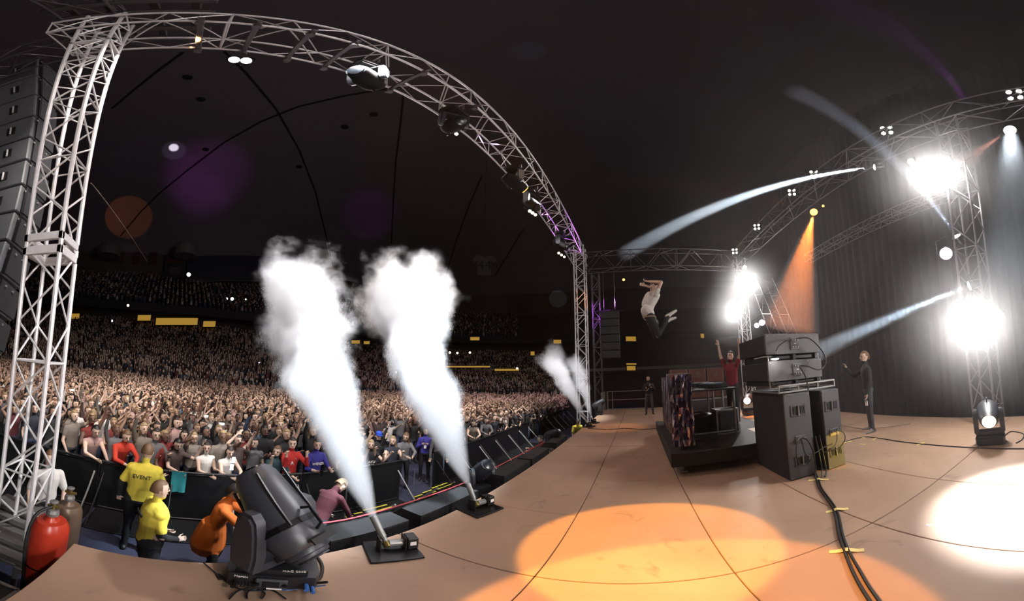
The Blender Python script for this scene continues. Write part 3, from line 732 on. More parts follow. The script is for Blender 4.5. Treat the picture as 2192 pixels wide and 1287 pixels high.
# working light on the speaker stack is built with the stack
# beams shown by added denser haze cones, each shaped to its beam
BV = {}
def beam(a, tgt, e, ang, c, blend=.3, size=.03, dens=.05, L=None, lab=None):
    d_ = (Vector(tgt) - a); L = L or d_.length; d_.normalize(); k_ = round(dens, 4)
    if k_ not in BV:
        m = bpy.data.materials.new('lit_haze'); m.use_nodes = True; nt = m.node_tree; nt.nodes.clear(); o_ = nt.nodes.new('ShaderNodeOutputMaterial'); v_ = nt.nodes.new('ShaderNodeVolumeScatter')
        v_.inputs['Density'].default_value = dens; v_.inputs['Anisotropy'].default_value = .2; nt.links.new(v_.outputs[0], o_.inputs['Volume']); BV[k_] = m
    t_ = math.tan(R(ang / 2)) * 1.05; hz_ = MB().lathe([(.05, 0), (.05 + L * t_, L)], n=14).build('beam_haze', BV[k_], loc=a + d_ * .08)
    hz_.rotation_mode = 'QUATERNION'; hz_.rotation_quaternion = frame(d_).to_quaternion(); tag(hz_, lab or 'added cone of haze shaped to a lamp beam', 'haze', kind='stuff')
    light('beam_light', 'SPOT', a + (Vector(tgt) - a).normalized() * .16, e, c, target=tgt, size=size, angle=ang, blend=blend)
beam(LP[(1873, 358)], BT1(), 200000, 4.0, (.74, .87, 1.0), dens=.17, lab='long bluish white beam of haze over the stage')
beam(LP[(2048, 507)], EYE + D(1700, 195) * 11, 9000, 4.2, (.55, .72, 1.0), dens=.25, lab='faint blue beam of haze rising from the upstage tower')
beam(LP[(2076, 612)], BT3(), 240000, 6.0, (.62, .82, 1.0), dens=.32, lab='white beam of haze slanting down toward the speaker stack')
beam(LP[(1742, 454)], at_r(1690, 700, 9.2), 8000, 24, (1.0, .25, .04), .4, lab='wide orange cone of haze', dens=.12)
beam(LP[(2162, 279)], at_r(2040, 370, 7.5), 3500, 20, (1.0, .42, .30), .5, dens=.15, lab='pinkish short cone of haze at the rear truss')
beam(LP[(1631, 691)], at_r(1590, 640, 13.8), 2500, 16, (.7, .15, .9), .5, dens=.12, lab='magenta cone of haze by the leaning truss')

# added haze balls standing in for lens bloom around the dazzling lamps
pm = bpy.data.materials.new('glow_haze'); pm.use_nodes = True; nt = pm.node_tree; nt.nodes.clear(); o_ = nt.nodes.new('ShaderNodeOutputMaterial'); v_ = nt.nodes.new('ShaderNodeVolumeScatter'); v_.inputs['Anisotropy'].default_value = .2
tc_ = nt.nodes.new('ShaderNodeTexCoord'); ln_ = nt.nodes.new('ShaderNodeVectorMath'); ln_.operation = 'LENGTH'; mr_ = nt.nodes.new('ShaderNodeMapRange'); mr_.interpolation_type = 'SMOOTHSTEP'
mr_.inputs['From Min'].default_value = 0; mr_.inputs['From Max'].default_value = 2.2; mr_.inputs['To Min'].default_value = .15; mr_.inputs['To Max'].default_value = 0
nt.links.new(tc_.outputs['Object'], ln_.inputs[0]); nt.links.new(ln_.outputs['Value'], mr_.inputs['Value']); nt.links.new(mr_.outputs[0], v_.inputs['Density']); nt.links.new(v_.outputs[0], o_.inputs['Volume'])
for (p, e), lab in zip(BRIGHT, ('high on the upstage tower', 'low on the upstage tower', 'on top of the leaning truss', 'above the raised hands')):
    h_ = MB().sphere((0, 0, 0), 2.3, 14, 9).build('glow_haze', pm, loc=p + (EYE - p).normalized() * .3); tag(h_, 'added ball of glow haze around the dazzling lamp ' + lab, 'haze', kind='stuff')

# ------------------------------------------------------------------ smoke jets (nozzles on plates)
JETS = []
def jet(loc, top, label, sc=1.0, rotz=0.0):
    loc = Vector(loc); t = thing('smoke_jet', loc, label, 'smoke jet', 'smoke jets along the stage edge', rotz)
    top = Vector(top); tip0 = loc + Vector((0, 0, .10)); d = (top - tip0).normalized()
    Ri = Matrix.Rotation(-rotz, 3, 'Z'); dl = Ri @ d
    MB().bbox((0, 0, .012), (.40, .36, .024), .004).build('base_plate', blackm, t)
    for sx in (-.05, .05): MB().bbox((sx * 2.0, .02, .09), (.012, .12, .14), .004).build('side_bracket', black, t)
    MB().bbox((.16, .03, .085), (.09, .13, .12), .008).build('control_box', black, t)
    MB().bbox((.16, -.037, .09), (.05, .004, .04), .001).build('sticker', MATS['sticker_white'], t)
    MB().cyl((-.02, .02, .085), (.11, .02, .085), .035, n=12).build('valve', steel, t)
    o = Vector((-.03, .02, .07)); nz = MB(); nz.lathe([(.026, 0), (.030, .02), (.022, .05), (.022, .08), (.030, .09), (.034, .30), (.034, .31), (.028, .31), (.026, .2)], o, dl, 16)
    nz.build('nozzle', steel, t, True)
    MB().lathe([(.034, -.02), (.036, 0), (.036, .03), (.03, .035)], o, dl, 12).build('collar', brass, t, True)
    tip = loc + Matrix.Rotation(rotz, 3, 'Z') @ (o + dl * .30)
    JETS.append((tip, top)); return t
j1 = on_z(822, 1172); j2 = on_z(1015, 1088); j3 = on_z(1256, 914); j4 = on_z(1275, 906)
jet((j1.x, 1.72, 0), at_r(618, 588, 6.6), 'nearest smoke jet nozzle on a black plate at the deck edge', rotz=R(-25))
jet((j2.x, 1.74, 0), at_r(852, 590, 8.3), 'second smoke jet nozzle with a taped valve at the deck edge', rotz=R(-15))
jet((j3.x, 1.74, 0), at_r(1172, 745, 15.0), 'third smoke jet at the far deck edge beside the orange light pool', rotz=R(-10))
jet((j4.x, 1.72, 0), at_r(1226, 768, 14.5), 'farthest smoke jet in front of the second far tower', rotz=R(-10))
# black ballast posts beside the nozzles
for (x, y, h_, lab) in ((j1.x + .30, 1.93, .0, ''),): pass

# ------------------------------------------------------------------ speaker stack
def speaker_tall(name, x0, x1, y0, y1, z1, label):
    t = thing(name, ((x0 + x1) / 2, (y0 + y1) / 2, 0), label, 'speaker', 'tall grey speakers of the stack')
    dx, dy = x1 - x0, y1 - y0
    MB().bbox((.015, 0, z1 / 2), (dx - .03, dy, z1), .012).build('cabinet_box', cabside, t)
    xb = -dx / 2
    p = MB(); p.bbox((xb + .008, 0, z1 / 2), (.03, dy - .012, z1 - .02), .006); p.build('rear_panel', cabinet, t)
    for zz in (z1 * .80, z1 * .22):
        f = MB(); fw, fh = .22, .14
        for a in (-1, 1): f.box((xb - .010, a * fw / 2, zz), (.012, .02, fh + .02)); f.box((xb - .010, 0, zz + a * fh / 2), (.012, fw, .02))
        ff = f.build('handle_frame', cabinet, t); ff['kind'] = 'stuff'
        MB().box((xb - .0085, .0, zz), (.006, fw - .02, fh - .02)).build('handle_cup', rubber, t)
        MB().cyl((xb - .022, .0, zz - fh / 2), (xb - .022, .0, zz + fh / 2), .012, n=8).build('handle', steel, t)
        for a in (-1, 1): MB().box((xb - .0125, a * .055, zz), (.008, .05, .085)).build('port', MATS['dark_slot'], t)
    b = MB().bbox((xb - .012, 0, z1 * .47), (.014, .17, .11), .003).build('connector_plate', mat('connector_plate', '#57565a', .4, .3), t)
    for a in (-.05, 0, .05): MB().cyl((xb - .018, a, z1 * .47 + .02), (xb - .045, a, z1 * .47 + .02), .014, n=8).build('socket', steel, b)
    for a in (-1, 1):
        for c in (.03, .5, .97): MB().cyl((xb - .006, a * (dy / 2 - .03), z1 * c), (xb - .014, a * (dy / 2 - .03), z1 * c), .006, n=6).build('screw', steel, t)
    return t
mat('dark_slot', '#0b0b0c', .8)
speaker_tall('tall_speaker', 3.42, 4.5, -2.31, -1.87, 1.28, 'left tall grey speaker carrying the stack, cables hanging down its back')
speaker_tall('tall_speaker', 3.40, 4.5, -2.84, -2.50, 1.26, 'right tall grey speaker of the stack, lit yellow at its foot')
def rack(name, z0, z1, y0, y1, x0, x1, label):
    t = thing(name, ((x0 + x1) / 2, (y0 + y1) / 2, z0), label, 'frame', 'rigging frames of the speaker stack')
    hx, hy = (x1 - x0) / 2, (y1 - y0) / 2; H_ = z1 - z0
    for z in (.012, H_ - .012):
        for y in (-hy, hy): MB().bbox((0, y, z), (2 * hx, .024, .024), .004).build('rail', steel, t)
        for x in (-hx, hx): MB().bbox((x, 0, z), (.024, 2 * hy, .024), .004).build('rail', steel, t)
    for x in (-hx, hx):
        for y in (-hy, hy, -hy * .35, hy * .35)[:4 if x < 0 else 2]: MB().bbox((x, y, H_ / 2), (.02, .02, H_), .003).build('post', steel, t)
    return t
rack('rigging_grid', 1.285, 1.40, -2.80, -1.83, 3.44, 4.45, 'metal frame between the tall speakers and the wide cabinets')
def wide(name, z0, z1, y0, y1, x0, x1, label):
    t = thing(name, ((x0 + x1) / 2, (y0 + y1) / 2, z0), label, 'speaker', 'wide grey cabinets on top of the stack')
    dx, dy, H_ = x1 - x0, y1 - y0, z1 - z0
    MB().bbox((.015, 0, H_ / 2), (dx - .03, dy - .01, H_ - .01), .012).build('cabinet_box', cabside, t)
    xb = -dx / 2
    MB().bbox((xb + .01, 0, H_ / 2), (.04, dy, H_), .006).build('rear_panel', cabinet, t)
    b = MB().bbox((xb - .014, -.01, H_ / 2), (.012, .14, .18), .003).build('connector_plate', MATS['connector_plate'], t)
    for a in (-.04, 0, .04):
        for c in (-.05, .05): MB().cyl((xb - .018, a - .01, H_ / 2 + c), (xb - .04, a - .01, H_ / 2 + c), .012, n=8).build('socket', steel, b)
    MB().box((xb - .022, -.01, H_ / 2 + .0), (.004, .035, .012)).build('label_sticker', MATS['sticker_white'], b)
    for a in (-.92, -.45, .3, .7, .92):
        for c in (.1, .9): MB().cyl((xb - .009, a * dy / 2, H_ * c), (xb - .016, a * dy / 2, H_ * c), .006, n=6).build('screw', steel, t)
    return t
wide('wide_cabinet', 1.46, 1.745, -2.60, -1.70, 3.46, 4.46, 'lower wide grey cabinet of the speaker stack, small lamp above its edge')
wide('wide_cabinet', 1.83, 2.115, -2.58, -1.68, 3.44, 4.46, 'topmost wide grey cabinet of the speaker stack')
rg = mat('rigging_black', '#1a1a1c', .5, .3)
for z0, z1, lab in ((1.40, 1.46, 'black rigging bars under the lower wide cabinet'), (1.745, 1.83, 'black rigging bars between the two wide cabinets')):
    t = thing('rigging_bars', (3.95, -2.15, z0), lab, 'rigging')
    for y in (-.38, 0, .38): MB().bbox((0, y, (z1 - z0) / 2), (.95, .05, z1 - z0), .006).build('bar', rg, t)
    MB().bbox((0, 0, (z1 - z0) / 2), (.9, .8, (z1 - z0) * .6), .006).build('plate', rg, t)
    for y in (-.42, .42): MB().cyl((-.46, y, -.02), (-.46, y, z1 - z0 + .02), .011, n=8).build('pin', steel, t)
# small work lamp clipped between the cabinets
p = Vector((3.38, -1.78, 1.765))
t = thing('clip_lamp', p, 'small glowing oval work lamp clipped to the stack between the wide cabinets', 'lamp')
MB().sphere((0, 0, 0), .05, 12, 8, (1, 1.1, .28)).build('bulb', lampw, t)
MB().lathe([(.055, 0), (.052, .012), (.02, .03), (.008, .034)], (0, 0, .008), (0, 0, 1), 14).build('shade', blackm, t)
MB().tube([(0, 0, .035), (.04, .15, .04), (.06, .28, .02)], .006).build('arm', steel, t)
light('work_lamp_light', 'POINT', (3.3, -1.80, 1.72), 2.2, (1, .95, .9), size=.04)
# stack cables
XB = 3.37
cable('speaker_cable', [(XB - .02, -2.13, 2.03), (XB - .07, -2.3, 2.03), (XB - .06, -2.48, 1.9), (XB - .05, -2.58, 1.75), (XB - .06, -2.55, 1.62), (XB - .07, -2.42, 1.57), (XB - .07, -2.25, 1.63), (XB - .02, -2.15, 1.65)], .011, rubber, 'black cable looping between the two wide cabinets')
cable('speaker_cable', [(XB - .02, -2.13, 2.03), (XB - .03, -2.0, 2.02), (XB - .01, -1.86, 1.95), (XB + .0, -1.8, 1.87)], .007, rubber, 'thin cable curving left on the topmost cabinet')
cable('speaker_cable', [(XB - .03, -2.14, 1.63), (XB - .08, -2.18, 1.5), (XB - .08, -2.2, 1.4), (XB - .09, -2.2, 1.3)], .009, rubber, 'short cable dropping over the metal frame')
cable('speaker_cable', [(3.38, -2.1, .63), (3.32, -1.98, .62), (3.30, -1.93, .45), (3.31, -1.97, .28), (3.32, -2.08, .24), (3.3, -2.15, .3)], .008, rubber, 'coiled cable loop on the left tall speaker')
cable('speaker_cable', [(3.38, -2.09, .63), (3.31, -2.14, .58), (3.30, -2.2, .40), (3.31, -2.22, .2), (3.28, -2.18, .05), (3.2, -2.14, .015)], .009, rubber, 'cable running from the left tall speaker down to the deck')
cable('speaker_cable', [(3.38, -2.08, .61), (3.30, -2.05, .5), (3.29, -2.07, .4), (3.30, -2.14, .36), (3.31, -2.26, .38), (3.31, -2.4, .42), (3.31, -2.55, .44)], .008, rubber, 'cable strung across from the left tall speaker to the right one')
cable('speaker_cable', [(3.35, -2.66, .62), (3.30, -2.76, .58), (3.29, -2.79, .48), (3.30, -2.72, .38), (3.30, -2.6, .34), (3.36, -2.42, .33)], .008, rubber, 'cable loop on the right tall speaker')
for k, (a, lab) in enumerate(((-2.33, 'left cable bundle between the tall speaker feet'), (-2.40, 'right cable bundle between the tall speaker feet'))):
    cable('speaker_cable', [(3.40, a, .6), (3.38, a - .02, .35), (3.32, a, .1), (3.25, a + .06, .02), (3.2, a + .12, .014)], .011, rubber, lab)
# long taped cable on the deck
for k, off in enumerate((-.012, .014)):
    P = [on_z(a, b) for a, b in ((1738, 1000), (1750, 1028), (1757, 1048), (1780, 1080), (1792, 1105), (1800, 1145), (1813, 1182), (1832, 1222), (1852, 1258), (1872, 1288), (1900, 1330))]
    cable('deck_cable', [(p.x + off, p.y + off * (1.4 if i > 6 else .8), .012 + .002 * k) for i, p in enumerate(P)], .012, rubber, ('left' if k == 0 else 'right') + ' strand of the thick black cable pair taped to the deck', 'twin deck cables')
def strip(px0, py0, px1, py1, wd, label, z=.026, m=tape):
    a = on_z(px0, py0); b = on_z(px1, py1); d = (b - a); L = d.length; d.normalize(); F = Matrix((d, Vector((-d.y, d.x, 0)), (0, 0, 1))).transposed()
    c = (a + b) / 2
    vs = []; n = 6
    for i in range(n + 1):
        u = -L / 2 + L * i / n; zz = .003 + (z - .003) * math.exp(-(u / .045) ** 2)
        for sgn in (-1, 1): vs += [c + F @ Vector((u, sgn * wd / 2, zz)) , c + F @ Vector((u, sgn * wd / 2, zz - .0025))]
    fs = []
    for i in range(n):
        k = i * 4; fs += [(k, k + 4, k + 6, k + 2), (k + 3, k + 7, k + 5, k + 1), (k, k + 1, k + 5, k + 4), (k + 2, k + 6, k + 7, k + 3)]
    b_ = MB(); b_.add([v - c for v in vs], fs); o = b_.build('tape_strip', m, loc=c)
    return tag(o, label, 'tape', 'yellow tape strips on the deck')
strip(1731, 1029, 1774, 1027, .05, 'yellow tape strip over the cable pair nearest the speaker stack')
strip(1768, 1097, 1816, 1089, .05, 'second yellow tape strip over the cable pair')
strip(1775, 1182, 1850, 1178, .05, 'big yellow tape strip over the cable pair nearest the camera')
strip(1801, 950, 1823, 945, .05, 'yellow tape strip on the thin cable near the standing man, first', .012)
strip(1838, 936, 1852, 938, .05, 'yellow tape strip just in front of the standing man', .012)
strip(1840, 951, 1853, 952, .04, 'tiny tape scrap on bare deck in front of the standing man', .003)
strip(1868, 942, 1882, 937, .05, 'yellow tape strip right of the standing man shoes', .012)
strip(1963, 953, 1979, 948, .05, 'yellow tape strip on the long thin cable halfway to the lit moving light', .012)
strip(1983, 1124, 1992, 1126, .02, 'small white tape scrap on the deck before the glaring pool', .003, MATS['sticker_white'])
for k, (a, b, lab) in enumerate(((1264, 918, 'first'), (1300, 919, 'second'), (1334, 918, 'third'), (1367, 918, 'fourth'))):
    strip(a - 3, b, a + 3, b, .05, lab + ' tape patch along the far deck cable', .01)
cable('deck_cable', fz([(1258, 918), (1300, 920), (1340, 918), (1375, 920), (1405, 918)], .01), .012, rubber, 'thin black cable crossing the far deck in front of the jets')
cable('deck_cable', fz([(1770, 958), (1800, 949), (1845, 937), (1880, 939), (1940, 948), (2000, 954), (2090, 960), (2200, 962), (2260, 960)], .01), .009, rubber, 'long thin black cable running from the stack past the standing man')
cable('deck_cable', fz([(1780, 905), (1840, 918), (1900, 915), (1950, 908)], .008), .006, mat('cable_tan', '#7c6a5c', .6), 'pale thin line on the deck behind the standing man')

# ------------------------------------------------------------------ turntable table on its riser
riser = thing('stage_riser', (6.3, -1.6, 0), 'black rolling riser under the turntable table', 'platform')
MB().bbox((0, 0, .27), (3.7, 2.3, .24), .01).build('deck_top', mat('riser_black', '#171516', .7), riser)
for a in (-1.6, 1.6):
    for c in (-.95, .95):
        cst = MB().cyl((a, c - .02, .06), (a, c + .02, .06), .055, n=14).build('caster', mat('caster_grey', '#8d8a86', .5), riser)
        MB().bbox((a, c, .12), (.07, .06, .08), .01).build('caster_fork', steel, cst)
tag(MB().bbox((4.72, -.66, .012), (.24, .12, .024), .004).build('wood_wedge', mat('pale_wood', '#a88c70', .7)), 'small wooden wedge under the front riser caster', 'wedge')
for v in [o for o in riser.children if o.name.startswith('caster')]: pass
RZ = .39
tb = thing('turntable_table', (6.3, -1.3, RZ), 'long black turntable table standing on the riser', 'table')
TT = 1.34 - RZ
MB().bbox((0, 0, TT), (2.25, 1.15, .035), .006).build('tabletop', mat('table_dark', '#1d1e22', .45), tb)
pipe = mat('pipe_grey', '#7d8288', .35, .6)
for x in (-1.05, -.3, .5, 1.05):
    for y in (-.5, .5): MB().cyl((x, y, 0), (x, y, TT - .015), .024, n=10).build('leg', pipe, tb)
for y in (-.5, .5): MB().cyl((-1.05, y, .12), (1.05, y, .12), .018, n=8).build('crossbar', pipe, tb)
MB().cyl((-1.05, -.5, .12), (-1.05, .5, .12), .018, n=8).build('crossbar', pipe, tb)
def deck(x, y, r, lab):
    t = thing('turntable', (x, y, 1.36), lab, 'turntable', 'players on the table'); t.rotation_euler.z = r
    MB().bbox((0, 0, .045), (.38, .32, .09), .012).build('player_body', black, t)
    MB().lathe([(.12, 0), (.12, .012), (.115, .016)], (0, .02, .09), n=20).build('jog_wheel', mat('platter_silver', '#b9bcc2', .3, .8), t, True)
    MB().box((0, .12, .093), (.14, .05, .006)).build('display', mat('dim_display', '#27405a', .2, emit='#5a8cc0', estr=.3), t)
    for k in range(4): MB().cyl((-.14 + .03 * k, -.12, .09), (-.14 + .03 * k, -.12, .1), .009, n=8).build('button', mat('lamp_dim', '#c9b890', .4), t)
deck(5.55, -1.55, R(90), 'silver-topped player at the near end of the table')
deck(6.05, -1.5, R(90), 'second player on the table beside the mixer')
deck(7.05, -1.5, R(90), 'third player on the table past the mixer')
mx = thing('mixer', (6.55, -1.5, 1.36), 'black mixer in the middle of the turntable table', 'mixer')
MB().bbox((0, 0, .05), (.32, .38, .1), .01).build('mixer_body', black, mx)
for i in range(4):
    for j in range(4): MB().cyl((-.1 + .065 * i, -.12 + .07 * j, .1), (-.1 + .065 * i, -.12 + .07 * j, .12), .012, n=8).build('knob', steel, mx)
cable('table_cable', [(5.3, -.95, 1.37), (5.5, -1.1, 1.38), (5.7, -1.0, 1.37), (6.0, -1.15, 1.38), (6.3, -1.0, 1.37), (6.8, -1.1, 1.37)], .009, rubber, 'tangled cable lying on the turntable table')
# foil fringed facade in front of the table
fa = thing('fringed_facade', (6.1, -.66, RZ), 'tall dark booth facade hung with purple foil fringe beside the table', 'facade')
MB().bbox((0, 0, .62), (2.9, .04, 1.24), .01).build('board', mat('facade_black', '#1b191b', .8), fa)
foil = mat('purple_foil', '#4c3e60', .22, .9, .35, 30); foil2 = mat('silver_foil', '#8f8a96', .2, .9, .3, 30)
random.seed(5)
fr = []
for k in range(26):
    b = MB(); x = -1.43 + (k // 13) * .012; yy = -.30 + .045 * (k % 13) + random.uniform(-.01, .01)
    pts = []; zz = 1.27; px_ = x - .02
    while zz > .02: 
        pts.append((px_ + random.uniform(-.02, .02), yy * .6 - .02 + random.uniform(-.012, .012), zz)); zz -= .11
    wd = .022
    vs = []; 
    for i, p in enumerate(pts):
        a = random.uniform(-.8, .8); vs += [(p[0], p[1] - wd * math.cos(a), p[2]), (p[0] + wd * math.sin(a), p[1] + wd * math.cos(a), p[2])]
    fs = [(2 * i, 2 * i + 1, 2 * i + 3, 2 * i + 2) for i in range(len(pts) - 1)]
    b.add(vs, fs); b.build('foil_strand', foil if k % 3 else foil2, fa)
for k in range(60):
    b = MB(); x = -1.4 + 2.8 * k / 60; pts = [(x + random.uniform(-.01, .01), .03 + random.uniform(0, .02), 1.25 - .2 * i) for i in range(7)]
    vs = []
    for p in pts: vs += [(p[0] - .02, p[1], p[2]), (p[0] + .02, p[1] + random.uniform(-.01, .02), p[2])]
    b.add(vs, [(2 * i, 2 * i + 1, 2 * i + 3, 2 * i + 2) for i in range(6)]); b.build('foil_strand', foil if k % 2 else foil2, fa)
MB().box((-1.38, 0, 1.27), (.12, .36, .04)).build('cap_rail', steel, fa)
# cases and clutter under the table
casem = mat('case_black', '#151517', .5); 
def fcase(name, c, sz, label, lid=None, rz=0, open_front=False):
    t = thing(name, c, label, 'case'); t.rotation_euler.z = rz; sx, sy, sz_ = sz
    MB().bbox((0, 0, sz_ / 2), sz, .008).build('case_body', casem, t)
    for a in (-1, 1):
        for b in (-1, 1):
            MB().box((a * sx / 2, b * sy / 2, sz_ / 2), (.03, .03, sz_ + .004)).build('corner_edge', steel, t)
        MB().box((a * sx / 2, 0, sz_), (.03, sy, .03)).build('top_edge', steel, t); MB().box((0, a * sy / 2, sz_), (sx, .03, .03)).build('top_edge', steel, t)
        MB().box((a * sx / 2, 0, 0.015), (.03, sy, .03)).build('bottom_edge', steel, t)
    if lid: MB().bbox((0, 0, sz_ + .02), (sx, sy, .03), .005).build('lid', lid, t)
    return t
fcase('flight_case', (5.75, -1.75, RZ), (.36, .45, .5), 'open-fronted black rack case under the table', rz=0)
o_ = MB().bbox((5.55, -1.75, RZ + .25), (.04, .34, .38), .004).build('rack_grille', rubber); tag(o_, 'dark grille standing in the mouth of the rack case', 'grille')
fcase('flight_case', (6.2, -1.15, RZ), (.45, .4, .42), 'squat dark case standing under the middle of the table')
t = thing('drum_bin', (6.0, -1.35, RZ), 'bluish rounded bin under the table', 'bin'); MB().lathe([(.17, 0), (.19, .05), (.19, .36), (.17, .4), (.12, .42)], (0, 0, 0), n=18).build('bin_body', mat('bin_blue', '#2b3a4a', .5), t, True); MB().lathe([(.195, .36), (.2, .38), (.195, .40)], (0, 0, 0), n=18).build('rim', steel, t)
t = thing('keyboard_stand', (5.5, -.95, RZ), 'thin metal crossed stand beside the foil fringe', 'stand')
for a, b in (((-.15, -.02, 0), (.15, .02, .75)), ((.15, -.02, 0), (-.15, .02, .75)), ((-.15, -.15, 0), (-.15, .15, 0)), ((.15, -.15, 0), (.15, .15, 0))): MB().cyl(a, b, .012, n=8).build('strut', pipe, t)
pf = fcase('flight_case', (5.45, -2.46, 0), (.6, .5, .36), 'black flight case with a recessed latch plate and pale top beside the stack', mat('pale_ply_top', '#b59d86', .6))
MB().box((-.303, -.02, .2), (.008, .16, .12)).build('latch_plate', steel, pf); MB().box((-.308, -.02, .2), (.008, .11, .07)).build('latch', MATS['sticker_white'], pf)
wp = thing('low_platform', (7.5, -3.15, 0), 'low pale-topped platform behind the table', 'platform')
MB().bbox((0, 0, .175), (2.2, 1.3, .33), .01).build('platform_body', casem, wp); MB().bbox((0, 0, .35), (2.2, 1.3, .02), .004).build('platform_top', MATS['pale_ply_top'], wp)
# side monitor speakers behind the table
def wood_spk(x, y, z, lab):
    t = thing('monitor_speaker', (x, y, z), lab, 'speaker', 'brown monitor speakers behind the table')
    MB().bbox((0, 0, .26), (.5, .62, .52), .01).build('cabinet_box', mat('dark_brown_cab', '#3a2622', .7), t)
    MB().bbox((-.255, 0, .26), (.02, .55, .45), .004).build('grille', mat('brown_grille', '#5c352c', .8), t)
    MB().lathe([(.16, 0), (.15, .012), (.06, .03), (.01, .03)], (-.262, 0, .26), (-1, 0, 0), 18).build('cone', mat('cone_brown', '#4a2e28', .6), t)
    fr_ = mat('frame_tan', '#6a5448', .6)
    for a in (-1, 1): MB().box((-.262, a * .29, .26), (.03, .03, .5)).build('edge_strip', fr_, t)
for j in range(2):
    for k in range(3): wood_spk(10.2, -1.45 - .66 * k, .84 + .54 * j, 'brown monitor speaker, ' + ('lower' if j == 0 else 'upper') + ' row, ' + ('nearest the foil fringe' if k == 0 else 'middle' if k == 1 else 'nearest the man with raised arms'))
fcase('flight_case', (10.2, -2.1, 0), (.7, 2.1, .8), 'large black case carrying the brown monitor speakers')

# ------------------------------------------------------------------ deck end railing
rl = thing('stage_railing', (15.9, .5, 0), 'grey tube railing along the far end of the deck', 'railing')
rp = mat('railing_tube', '#a09690', .35, .5)
rlen = [(15.9, 1.75), (15.9, -.45)]
for z in (1.02, .55): MB().cyl((0, 1.25, z), (0, -.95, z), .022, n=8).build('rail', rp, rl)
for y in (1.25, 1.2, .95 - .0, -.95): MB().cyl((0, y, 0), (0, y, 1.02), .022, n=8).build('post', rp, rl)
MB().box((0, .15, .03), (.03, 2.2, .06)).build('toe_board', rp, rl)
r2 = thing('stage_railing', (15.1, 1.86, 0), 'short return railing beside the far tower', 'railing')
for z in (1.02, .55): MB().cyl((-.8, 0, z), (.75, 0, z), .022, n=8).build('rail', rp, r2)
for x in (-.8, -.3, .2, .75): MB().cyl((x, 0, 0), (x, 0, 1.02), .022, n=8).build('post', rp, r2)

# far end: line array hung beyond the second far tower
def array_box(t, c, sx, sy, sz, F, kids=True):
    o = MB().bbox((0, 0, 0), (sx, sy, sz * .94), .02).build('cabinet', MATS['array_grey'], t); o.location = c; o.rotation_mode = 'QUATERNION'; o.rotation_quaternion = F.to_quaternion()
    return o
mat('array_grey', '#5a5b5e', .55, 0, .1, 5, .1, 80); mat('array_side', '#1d1d1f', .6)
# near line array, hung behind the near lattice tower (rear faces to the stage)
edge = [(80, 122), (77, 160), (76, 200), (72, 246), (65, 292), (57, 340), (47, 393), (33, 451), (14, 513), (-8, 580), (-32, 650), (-55, 722)]
YA = 3.75
la = thing('line_array', (-3.2, YA, 9.4), 'tall curved line array of grey speaker boxes hanging behind the near lattice tower', 'line array')
org = la.location
pts = []
bend = 0
for i, (px, py) in enumerate(edge):
    ysh = -0.012 * max(0, i - 3) ** 2
    p = on_y(px, py, YA + ysh); pts.append(p)
for i in range(len(pts) - 1):
    a, b = pts[i], pts[i + 1]; hgt = (a - b).length * .93
    zd = (a - b).normalized(); xr = Vector((1, 0, 0)); xr = (xr - zd * xr.dot(zd)).normalized(); yf = zd.cross(xr)
    F = Matrix((xr, yf, zd)).transposed(); c = (a + b) / 2 - org
    W_, Dp = 1.25, .75
    bx = inst('array_box', MB().bbox((-W_ / 2, Dp / 2, 0), (W_, Dp, hgt), .02).mesh('array_box', [MATS['array_grey']]), la, c, F)
    s_ = MB().bbox((.015, Dp / 2 + .06, 0), (.03, Dp * .8, hgt * .9), .006).build('side_panel', MATS['array_side'], bx)
    cup = MB().box((-.42, -.006, 0), (.17, .014, hgt * .34)).build('handle_cup', rubber, bx)
    MB().cyl((-.42, -.02, -hgt * .16), (-.42, -.02, hgt * .16), .018, n=8).build('handle', alu, bx)
    for k in range(3): MB().cyl((.03, .08 + .2 * k, hgt * .3), (.05, .08 + .2 * k, hgt * .3), .022, n=8).build('rigging_pin', steel, bx)
    MB().box((.035, .12, 0), (.02, .06, hgt)).build('rigging_bar', blackm, bx)
MB().bbox((-.6, .3, -.75), (1.3, .5, .1), .01).build('bumper_bar', steel, la)
for x in (-.2, -1.0): MB().cyl((x, .3, -.7), (x, .3, .6), .012, n=6).build('chain', steel, la)
# rope / cable hanging outside
cable('guy_wire', [at_r(195, 392, 5.5), at_r(255, 470, 9), at_r(315, 560, 14)], .012, MATS['cable_tan'], 'thin slanting guy wire crossing the orange ceiling spot')
# far array
fa2 = thing('line_array', (14.9, 1.35, 5.3), 'small dark line array hanging beyond the far towers', 'line array')
for k in range(6): MB().bbox((0, 0, -.2 - .42 * k), (.5, 1.0, .39), .02).build('array_box', MATS['array_side'], fa2)
MB().bbox((0, 0, .08), (.2, 1.6, .08), .01).build('bumper_bar', blackm, fa2)
for y in (-.3, .3): MB().cyl((0, y, .1), (0, y, 2.4), .01, n=5).build('chain', steel, fa2)

